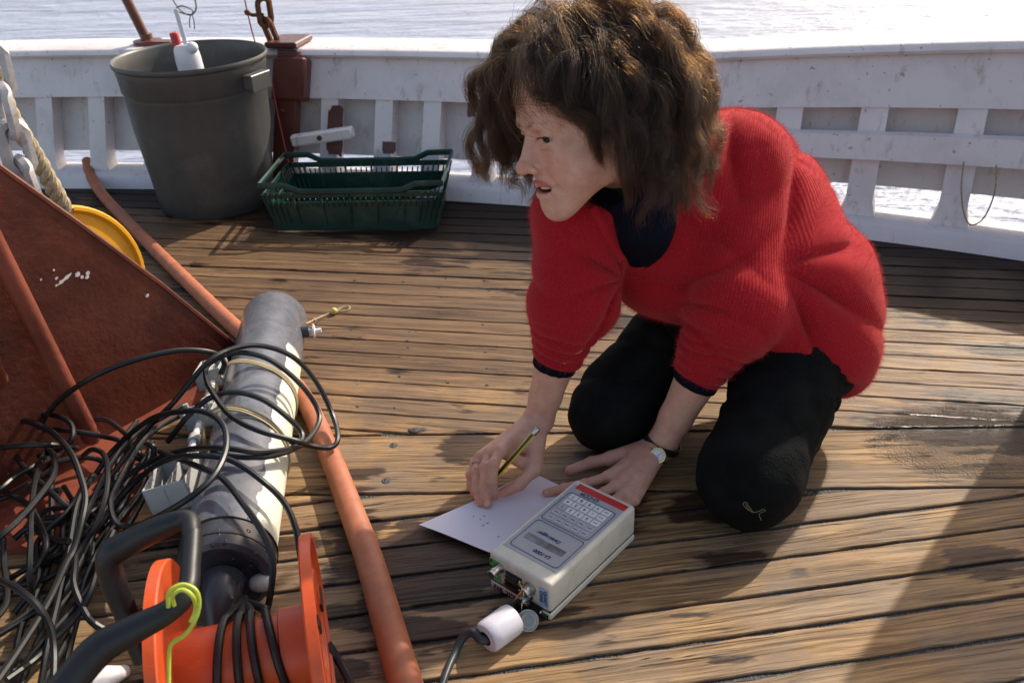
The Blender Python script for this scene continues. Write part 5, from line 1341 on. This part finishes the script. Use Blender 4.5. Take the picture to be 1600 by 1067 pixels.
# ================================================================== data logger
YAW = .8566; a3 = np.array([math.cos(YAW), math.sin(YAW), 0]); b3 = np.array([math.sin(YAW), -math.cos(YAW), 0]); O3 = np.array([-.0455, 1.0039, 0.]); DLX, DLY, DLZ = .2148, .1128, .0683
def D3(u, v, t): return O3+a3*u+b3*v+np.array([0, 0, t])
R3 = np.array([a3, -b3, [0, 0, 1]]).T
M['beige'] = simple('beige_housing', (.62,.59,.50), .42, var=.05, scale=60, bump=.12, dirt=(.33,.29,.21), dirt_amt=.35, dirt_scale=14)
M['panel_grey'] = simple('grey_panel', (.36,.37,.385), .4, var=.03, bump=.03)
M['navy_ink'] = NT('navy_ink').set(color=(.018,.030,.10), rough=.5)
M['black_ink'] = NT('black_ink').set(color=(.012,.012,.014), rough=.6)
M['label_red'] = NT('red_strip').set(color=(.50,.018,.022), rough=.4)
M['key_white'] = simple('white_key', (.70,.70,.72), .4, var=.03, bump=.02); M['key_grey'] = simple('grey_key', (.42,.43,.45), .4, var=.03, bump=.02)
M['gold'] = NT('gold').set(color=(.75,.55,.22), rough=.25, metal=1)
tdl = thing('data_logger', 'beige hand-held data logger with keypad, red end strip and plugged-in connectors', 'data logger', O3+a3*DLX/2+b3*DLY/2)
def rbox(c, size, R, r, name, mat, par, seg=3):
    """box with rounded edges"""
    h = np.array(size)/2-r; V = []; idx = {}
    b = MB(); N = seg
    import itertools as it
    # sphere-expanded cube grid
    lin = np.linspace(-1, 1, 2*N+2)
    def pt(d, cell):
        q = np.where(cell > 0, h, -h); return q+unit(d)*r
    for ax_ in range(3):
        for sg in (-1, 1):
            us = [-1]+[-1+ (i/N) for i in range(1, N+1)]+[1-(N-i)/N for i in range(0, N)]+[1]
            g = [(-1, i/N) for i in range(N+1)]+[(1, i/N) for i in range(N+1)]
            V = []
            for (cu, fu) in g:
                for (cv, fv) in g:
                    du = (-(1-fu) if cu < 0 else fu); dv = (-(1-fv) if cv < 0 else fv)
                    d = np.zeros(3); d[ax_] = sg; d[(ax_+1) % 3] = math.tan(du*PI/4); d[(ax_+2) % 3] = math.tan(dv*PI/4)
                    cell = np.zeros(3); cell[ax_] = sg; cell[(ax_+1) % 3] = cu; cell[(ax_+2) % 3] = cv
                    V.append(pt(d, cell))
            K = len(g); F_ = []
            for i in range(K-1):
                for j in range(K-1):
                    q = (i*K+j, (i+1)*K+j, (i+1)*K+j+1, i*K+j+1); F_.append(q if sg > 0 else q[::-1])
            b.add(np.array(V)@np.array(R).T+np.array(c), F_)
    return b.build(name, mat, par, sharp=60)
rbox(D3(DLX/2, DLY/2, .0125/2+.0008), (DLX, DLY, .0125), R3, .0035, 'housing_base', M['beige'], tdl)
rbox(D3(DLX/2, DLY/2, (.0145+DLZ)/2), (DLX, DLY, DLZ-.0145), R3, .0062, 'housing', M['beige'], tdl)
MB().box(D3(DLX/2, DLY/2, .0137), (DLX-.004, DLY-.004, .003), R3).build('seam', M['black_ink'], tdl)
zt = DLZ+.0004
pnl = MB().box(D3(.112, DLY/2, zt), (.176, .098, .0008), R3, .0003).build('front_panel', M['panel_grey'], tdl)
MB().box(D3(.1985, DLY/2+.003, zt+.0002), (.014, .092, .0010), R3, .0003).build('red_strip', M['label_red'], tdl)
def rrect(u0, u1, v0, v1, r, w, z, name):
    pts = []
    for (cu, cv, a0) in ((u1-r, v1-r, 0), (u0+r, v1-r, 90), (u0+r, v0+r, 180), (u1-r, v0+r, 270)):
        for k in range(6):
            a = math.radians(a0+k*18); pts.append((cu+r*math.cos(a), cv+r*math.sin(a)))
    n = len(pts); V = []
    cu, cv = (u0+u1)/2, (v0+v1)/2
    for (u, v) in pts: V.append(D3(u, v, z))
    for (u, v) in pts:
        du, dv = u-cu, v-cv; V.append(D3(cu+du*(1-2*w/(u1-u0)), cv+dv*(1-2*w/(v1-v0)), z))
    MB().add(V, [(i, n+i, n+(i+1) % n, (i+1) % n) for i in range(n)]).build(name, M['navy_ink'], pnl, smooth=False)
rrect(.103, .180, .013, .101, .006, .0011, zt+.0009, 'frame_line'); rrect(.030, .099, .013, .101, .006, .0011, zt+.0009, 'frame_line')
def text(s, u, v, size, name, mat, par, z=None, ext=.0002, xdir=None, ydir=None, pos=None, shear=0.0, weight=0.0):
    cu = bpy.data.curves.new(name, 'FONT'); cu.body = s; cu.size = size; cu.extrude = ext; cu.align_x = 'CENTER'; cu.align_y = 'CENTER'; cu.shear = shear; cu.offset = weight
    o = bpy.data.objects.new(name, cu); COL.objects.link(o); cu.materials.append(mat)
    X = -b3 if xdir is None else unit(xdir); Y = -a3 if ydir is None else unit(ydir); Zv = np.cross(X, Y)
    pos = D3(u, v, zt+.0008 if z is None else z) if pos is None else pos
    root = par
    while root.parent is not None: root = root.parent
    pos = np.array(pos)-np.array(root.location)
    m = Matrix.Identity(4)
    for i in range(3): m[i][0] = X[i]; m[i][1] = Y[i]; m[i][2] = Zv[i]; m[i][3] = pos[i]
    me = bpy.data.meshes.new_from_object(o.evaluated_get(bpy.context.evaluated_depsgraph_get())); bpy.data.objects.remove(o)
    o = bpy.data.objects.new(name, me); COL.objects.link(o)
    if not me.materials: me.materials.append(mat)
    o.parent = par; o.matrix_local = m; return o
text('LI-COR', .1865, .046, .0105, 'lettering', M['navy_ink'], pnl, shear=.25, weight=.0002)
text('DataLogger', .076, .052, .0088, 'lettering', M['navy_ink'], pnl, shear=.2, weight=.0001)
text('LI-1000', .042, .066, .0095, 'lettering', M['navy_ink'], pnl, shear=.2, weight=.0002)
digits = [['7','8','9','+',''],['4','5','6','-',''],['1','2','3','0',''],['','','','',''],['','','','','']]
for i in range(5):
    for j in range(5):
        u = .1715-i*.0146; v = .026+j*.0154; white = (i < 3 and j > 0) or (i == 0) or (i < 2)
        if i == 4 and j == 4: pass
        k_ = MB().box(D3(u, v, zt+.0010), (.0122, .0134, .0010), R3, .0004).build('key', M['key_white'] if white else M['key_grey'], pnl)
        if i < 3 and digits[i][j]: text(digits[i][j], 0, 0, .0085, 'key_digit', M['black_ink'], pnl, pos=D3(u, v, zt+.0017))
        else: MB().box(D3(u, v, zt+.0016), (.0012, .0075, .0002), R3).build('key_mark', M['black_ink'], pnl, smooth=False)
t = NT('lcd'); g = t.pos(); M['lcd'] = t.set(color=t.mix(t.smooth(t.noise(g, 35, 2), .4, .6), (.20,.24,.27), (.12,.13,.12)), rough=.12, spec=.6)
MB().box(D3(.0605, .056, zt+.0007), (.0125, .070, .0008), R3, .0002).build('display', M['lcd'], pnl)
# connector end
M['label_green'] = NT('green_label').set(color=(.10,.42,.10), rough=.5); M['label_blue'] = NT('blue_label').set(color=(.26,.42,.66), rough=.5)
RE = np.array([b3, [0,0,1], -a3]).T          # x right, y up, z outwards on the end face
def E3(v, t, out=0.0): return D3(-out, v, t)
gl_ = MB().box(E3(.0125, .040, .0004), (.020, .038, .0008), RE).build('green_label', M['label_green'], tdl, smooth=False)
bl_ = MB().box(E3(.1015, .040, .0004), (.016, .034, .0008), RE).build('blue_label', M['label_blue'], tdl, smooth=False)
for k, w_ in enumerate(('8', 'ST', '26')): text(w_, 0, 0, .0085, 'handwriting', M['black_ink'], gl_, pos=E3(.0055+.001*k, .054-.012*k, .0010), xdir=b3, ydir=(0,0,1), weight=.0002)
for k, w_ in enumerate(('CHAR', 'QUART')): text(w_, 0, 0, .0078, 'handwriting', M['navy_ink'], bl_, pos=E3(.0975+.007*k, .040, .0010), xdir=(0,0,-1), ydir=b3, weight=.0002)
for w_, v_ in (('PAR', .0165), ('2193', .0400), ('COM', .0985)): text(w_, 0, 0, .0095, 'handwriting', M['black_ink'], tdl, pos=E3(v_, .0068, .0006), xdir=b3, ydir=(0,0,1), weight=.0003)
def bnc(v, t, L=.020, r=.0062, dark=False):
    c = E3(v, t); o = MB().lathe([(0,0),(r*1.35,0),(r*1.35,.003),(r,.0032),(r,L*.5),(r*1.12,L*.52),(r*1.12,L*.72),(r,L*.74),(r*.96,L),(r*.7,L),(r*.68,L*.6),(0,L*.6)], c, RE, 20).build('coax_socket', M['steel'], tdl)
    for s in (-1, 1): MB().lathe([(0,0),(.0011,0),(.0011,.0028),(0,.003)], c-a3*L*.85+b3*s*r, frame(b3*s), 8).build('bayonet_pin', M['steel'], o)
bnc(.022, .050); bnc(.078, .044, .016, .0078); bnc(.0745, .030, .020, .0066)
def dsub(v, t, w=.030):
    o = MB().box(E3(v, t, .0014), (w, .0120, .0028), RE, .0008).build('serial_socket', M['black_plastic'], tdl)
    m_ = MB(); poly = [(-w*.36,.0042),(w*.36,.0042),(w*.30,-.0042),(-w*.30,-.0042)]
    m_.prism(poly, .0055, E3(v, t, .0022), RE); m_.build('shell', M['black_plastic'], o, smooth=False)
    m_ = MB()
    for r_, n__ in ((.0017, 5), (-.0017, 4)):
        for k in range(n__): m_.lathe([(.0008,0),(.0008,.0006),(0,.0006)], E3(v+(k-(n__-1)/2)*w*.125, t+r_, .0077), RE, 6)
    m_.build('contacts', M['gold'], o)['kind'] = 'stuff'
    for s in (-1, 1): MB().lathe([(0,0),(.0022,0),(.0022,.005),(0,.005)], E3(v+s*w*.44, t, .002), RE, 6).build('screw', M['steel'], o)
dsub(.048, .046); dsub(.0475, .029, .034); dsub(.088, .0135, .022)
# wire bail
MB().tube(catmull([E3(.073,.052,.006), E3(.070,.062,.014), E3(.075,.066,.020), E3(.080,.058,.022), E3(.072,.040,.030), E3(.060,.018,.036), E3(.055,.008,.036)], 6), .0008, 6).build('wire_bail', M['gold'], tdl)
MB().tube(catmull([E3(.073,.050,.006), E3(.078,.030,.020), E3(.082,.014,.026), E3(.086,.008,.030), E3(.088,.012,.028)], 6), .0008, 6).build('wire_bail', M['gold'], tdl)

# plug with white sleeve, clear cap, cable
pc0 = P(760, 996, .0235); pc1 = P(801, 966, .0235); pax = unit(pc1-pc0)
tpl = thing('cable_plug', 'white plastic sleeve plug on a dark cable beside the data logger', 'plug', (pc0+pc1)/2*[1,1,0])
MB().lathe([(.0100,-.002),(.0200,-.001),(.0225,.003),(.0228,.012),(.0228,.044),(.0215,.049),(.018,.050),(.012,.050)], pc0, frame(pax), 40).build('sleeve', simple('frosted_sleeve', (.62,.60,.66), .4, var=.04, bump=.05), tpl)
MB().lathe([(.0105,-.003),(.0105,.02),(0,.02)], pc0, frame(pax), 24).build('sleeve_bore', M['black_plastic'], tpl)
MB().tube(catmull([pc0+pax*.012, pc0-pax*.006, P(738,987,.024), P(722,997,.014), P(712,1018,.007), P(700,1045,.006), P(684,1090,.006)], 7), [.0068,.0068,.0066,.0062,.0052,.0050,.0050], 12).build('lead', simple('slate_cable', (.035,.042,.045), .4), tpl)
MB().tube(catmull([pc1-pax*.01, pc1+np.array([-.003,.012,.006]), E3(.062,.012,.022), E3(.070,.024,.014), E3(.0745,.030,.012)], 6), [.0075,.0075,.007,.0062,.006], 12).build('connector_lead', M['black_plastic'], tpl)
t = NT('clear_plastic'); t.b.inputs['Transmission Weight'].default_value = .55; M['clear'] = t.set(color=(.60,.62,.58), rough=.25)
cc = P(825, 969, .0150); cn = unit(CO-cc+np.array([-.25,0,.1]))
tcp = thing('clear_cap', 'round translucent plastic cap leaning on the data logger', 'cap', cc*[1,1,0])
MB().lathe([(0,0),(.0075,0),(.008,.0022),(.0105,.0022),(.011,0),(.0140,0),(.0150,.0022),(.0150,-.003),(.0135,-.0035),(0,-.002)], cc, frame(cn), 36).build('cap_disc', M['clear'], tcp)

# ================================================================== paper
t = NT('paper'); v = t.coord('Object'); M['paper'] = t.set(color=(.74,.72,.80), rough=.75, normal=t.bump(t.noise(v, 60, 4), .25, .002), spec=.2)
p00, p10, p11, p01 = P(655,824,.004), P(767,869,.002), P(888,770,.002), P(830,738,.006)
tpa = thing('paper', 'folded sheet of white note paper under the writing hand', 'paper', (p00+p11)/2*[1,1,0])
def sheet(z0, curl, off, name):
    N = 14; V = []
    for i in range(N):
        for j in range(N):
            s, t_ = i/(N-1), j/(N-1); q = (p00*(1-s)+p10*s)*(1-t_)+(p01*(1-s)+p11*s)*t_
            q = q+np.array([off[0]*(1-t_), off[1]*(1-t_), 0]); q[2] = z0+.0055*abs(t_-.48)*2+curl*(1-t_)**3+.0009*math.sin(5*s+3*t_); V.append(q)
    return MB().add(V, [(i*N+j, (i+1)*N+j, (i+1)*N+j+1, i*N+j+1) for i in range(N-1) for j in range(N-1)]).build(name, M['paper'], tpa)
sheet(.0022, 0, (.004, .002), 'lower_leaf'); top_sh = sheet(.0034, .0016, (0, 0), 'upper_leaf')
b = MB(); rr_ = np.random.default_rng(8)
for (px, py) in ((742,806),(750,812),(757,806),(745,822),(755,820),(762,816),(738,828),(748,832),(744,840),(778,838),(788,842),(796,839),(762,846),(770,851),(779,848),(790,853)):
    q = P(px, py, .0066); pts = [q+np.array([rr_.normal(0,.0014), rr_.normal(0,.0014), 0]) for _ in range(4)]
    b.tube(catmull(pts, 4), .00032, 4)
b.build('handwriting', NT('pencil_mark').set(color=(.16,.17,.24), rough=.6), tpa)['kind'] = 'stuff'

# ================================================================== pencil, ring, watch, string
pt_ = P(745, 779, .0062); pe_ = P(841, 669, .124); pax = unit(pe_-pt_); PL = np.linalg.norm(pe_-pt_)
tpn = thing('pencil', 'yellow and black striped pencil held in her writing hand', 'pencil', pt_)
RP = frame(pax, CU); b = MB(); b2 = MB()
r_ = .0044
for k in range(6):
    a0_, a1_ = PI/3*k, PI/3*(k+1); tgt = b if k % 2 == 0 else b2; V = []
    for s in (.017, PL-.012):
        for a in (a0_, a1_): V.append(pt_+pax*s+(RP[:, 0]*math.cos(a)+RP[:, 1]*math.sin(a))*r_)
    tgt.add(V, [(0,1,3,2)])
b.build('yellow_facets', NT('yellow_lacquer').set(color=(.80,.58,.02), rough=.25, coat=.5), tpn, smooth=False)
b2.build('black_facets', NT('black_lacquer').set(color=(.012,.012,.012), rough=.25, coat=.5), tpn, smooth=False)
MB().lathe([(.0008,.003),(.0041,.0165),(.0043,.0172)], pt_, RP, 12).build('wood_cone', NT('cut_wood').set(color=(.55,.36,.18), rough=.7), tpn)
MB().lathe([(0,0),(.0009,.0036)], pt_, RP, 8).build('lead_point', M['black_ink'], tpn)
MB().lathe([(.0044,PL-.013),(.0047,PL-.012),(.0047,PL-.001),(.0042,PL),(0,PL+.0005)], pt_, RP, 14).build('ferrule', M['steel'], tpn)
rc = P(*RH['ring'][1])*.42+P(*RH['ring'][2])*.58; rax = unit(P(*RH['ring'][2])-P(*RH['ring'][1])); RR = frame(rax)
pts = [rc+(RR[:, 0]*math.cos(a)+RR[:, 1]*math.sin(a))*.0101 for a in np.linspace(0, 2*PI, 28, endpoint=False)]
tag(MB().tube(pts, .0011, 6, closed=True).build('finger_ring', M['steel'], loc=rc), 'thin silver ring on the finger of her writing hand', 'ring')
# watch
ax = unit(WR_L-EL_L); wc = WR_L-ax*.002; tow = unit(CO-wc+np.array([-.12,0,.12])); tow = unit(tow-ax*(tow@ax)); sd2 = np.cross(ax, tow); rw = .0305
twt = thing('wrist_watch', 'small gold wrist watch with white dial on a black strap', 'watch', wc)
V = []; N = 40
for k in range(N):
    a = 2*PI*k/N; d = tow*math.cos(a)+sd2*math.sin(a)
    for (o1, w_) in ((0,-.0062),(0,.0062),(.0022,.0058),(.0022,-.0058)): V.append(wc+d*(rw+o1)+ax*w_)
MB().add(V, [(4*k+i, 4*k+(i+1) % 4, 4*((k+1) % N)+(i+1) % 4, 4*((k+1) % N)+i) for k in range(N) for i in range(4)]).build('strap', NT('black_leather').set(color=(.012,.010,.010), rough=.45), twt, sharp=40)
def hit(groups, px, py, lift=0.0):
    d = _fw+CR*(px-800)/CAM_F+CU*(533.5-py)/CAM_F; ts_ = np.linspace(.95, 1.8, 900); pts = CO+d*ts_[:, None]
    e = evaluate(groups, pts, pts.mean(0), 2.0); k = int(np.argmax(e < 0)); return (pts[k] if e[k] < 0 else P(px, py))-unit(d)*lift
cw = hit(G, 1028, 711); tow = unit(tow*.45+unit(CO-cw)*.8); cw = cw-tow*.0012; ws_ = 1.12; RW = frame(tow, ax)
case = MB().lathe([(0,-.004),(.0118,-.004),(.0140,.0008),(.0143,.0034),(.0130,.0052),(.0116,.0053),(.0112,.0046)], cw, RW, 40).build('case', M['gold'], twt)
MB().lathe([(0,.0046),(.0109,.0046)], cw, RW, 32).build('dial', NT('dial').set(color=(.74,.74,.76), rough=.3), case, smooth=False)
m_ = MB()
for k in range(12):
    a = 2*PI*k/12; m_.box(cw+tow*.0048+(RW[:,0]*math.cos(a)+RW[:,1]*math.sin(a))*.0091, (.0018,.0006,.0002), RW@np.array([[math.cos(a),-math.sin(a),0],[math.sin(a),math.cos(a),0],[0,0,1]]))
m_.build('hour_marks', M['black_ink'], case, smooth=False)
for a, L_ in ((.9, .0052), (2.7, .0078)):
    MB().box(cw+tow*.0050+(RW[:,0]*math.cos(a)+RW[:,1]*math.sin(a))*L_/2, (L_,.0007,.0002), RW@np.array([[math.cos(a),-math.sin(a),0],[math.sin(a),math.cos(a),0],[0,0,1]])).build('hand', M['black_ink'], case, smooth=False)
for s in (-1, 1):
    MB().tube([cw+sd2*s*.0118+ax*.007+tow*.001, cw+sd2*s*.018-tow*.004+ax*.0065], .0016, 8).build('lug', M['gold'], case)
    MB().tube([cw+sd2*s*.0118-ax*.007+tow*.001, cw+sd2*s*.018-tow*.004-ax*.0065], .0016, 8).build('lug', M['gold'], case)
MB().lathe([(0,0),(.0018,0),(.0018,.003),(0,.0034)], cw+ax*.0134+tow*.002, frame(ax), 10).build('crown', M['gold'], case)
# white string at the knee
_sc = lambda q: (1180+(q[0]-1180)*.75, 800+(q[1]-800)*.7)
sp = [(1160,782,.046),(1164,790,.040),(1170,797,.034),(1178,800,.030),(1190,797,.030),(1197,793,.034),(1201,797,.030),(1192,801,.026),(1188,806,.020),(1193,818,.012)]
tst = thing('string', 'thin white string tied in a bow in front of her nearer knee', 'string', P(1180, 800))
MB().tube(catmull([hit(TG, *_sc(q), .0012) for q in sp], 6), .0003, 6).build('string_end', M['rope'], tst)
MB().tube(catmull([hit(TG, *_sc(q), .0012) for q in ((1178,800,.03),(1168,796,.036),(1158,788,.044),(1155,780,.05),(1162,778,.05),(1166,786,.042),(1174,797,.034))], 6), .0003, 6).build('string_loop', M['rope'], tst)

# ================================================================== pole added out of view to cast the shadow across the deck
mq = np.array([1.294, 1.66, 0.])
tm = thing('shadow_pole', 'unseen wooden pole added beyond the right edge to cast a shadow on the deck', 'shadow_pole', mq)
MB().lathe([(.094,.0005),(.094,.05),(.090,.06),(.089,.5),(.086,1.6),(.082,2.6)], mq, seg=40).build('pole', M['teak'], tm)
MB().lathe([(.118,.0005),(.118,.03),(.104,.045),(.092,.05)], mq, seg=40).build('pole_collar', M['white'], tm)
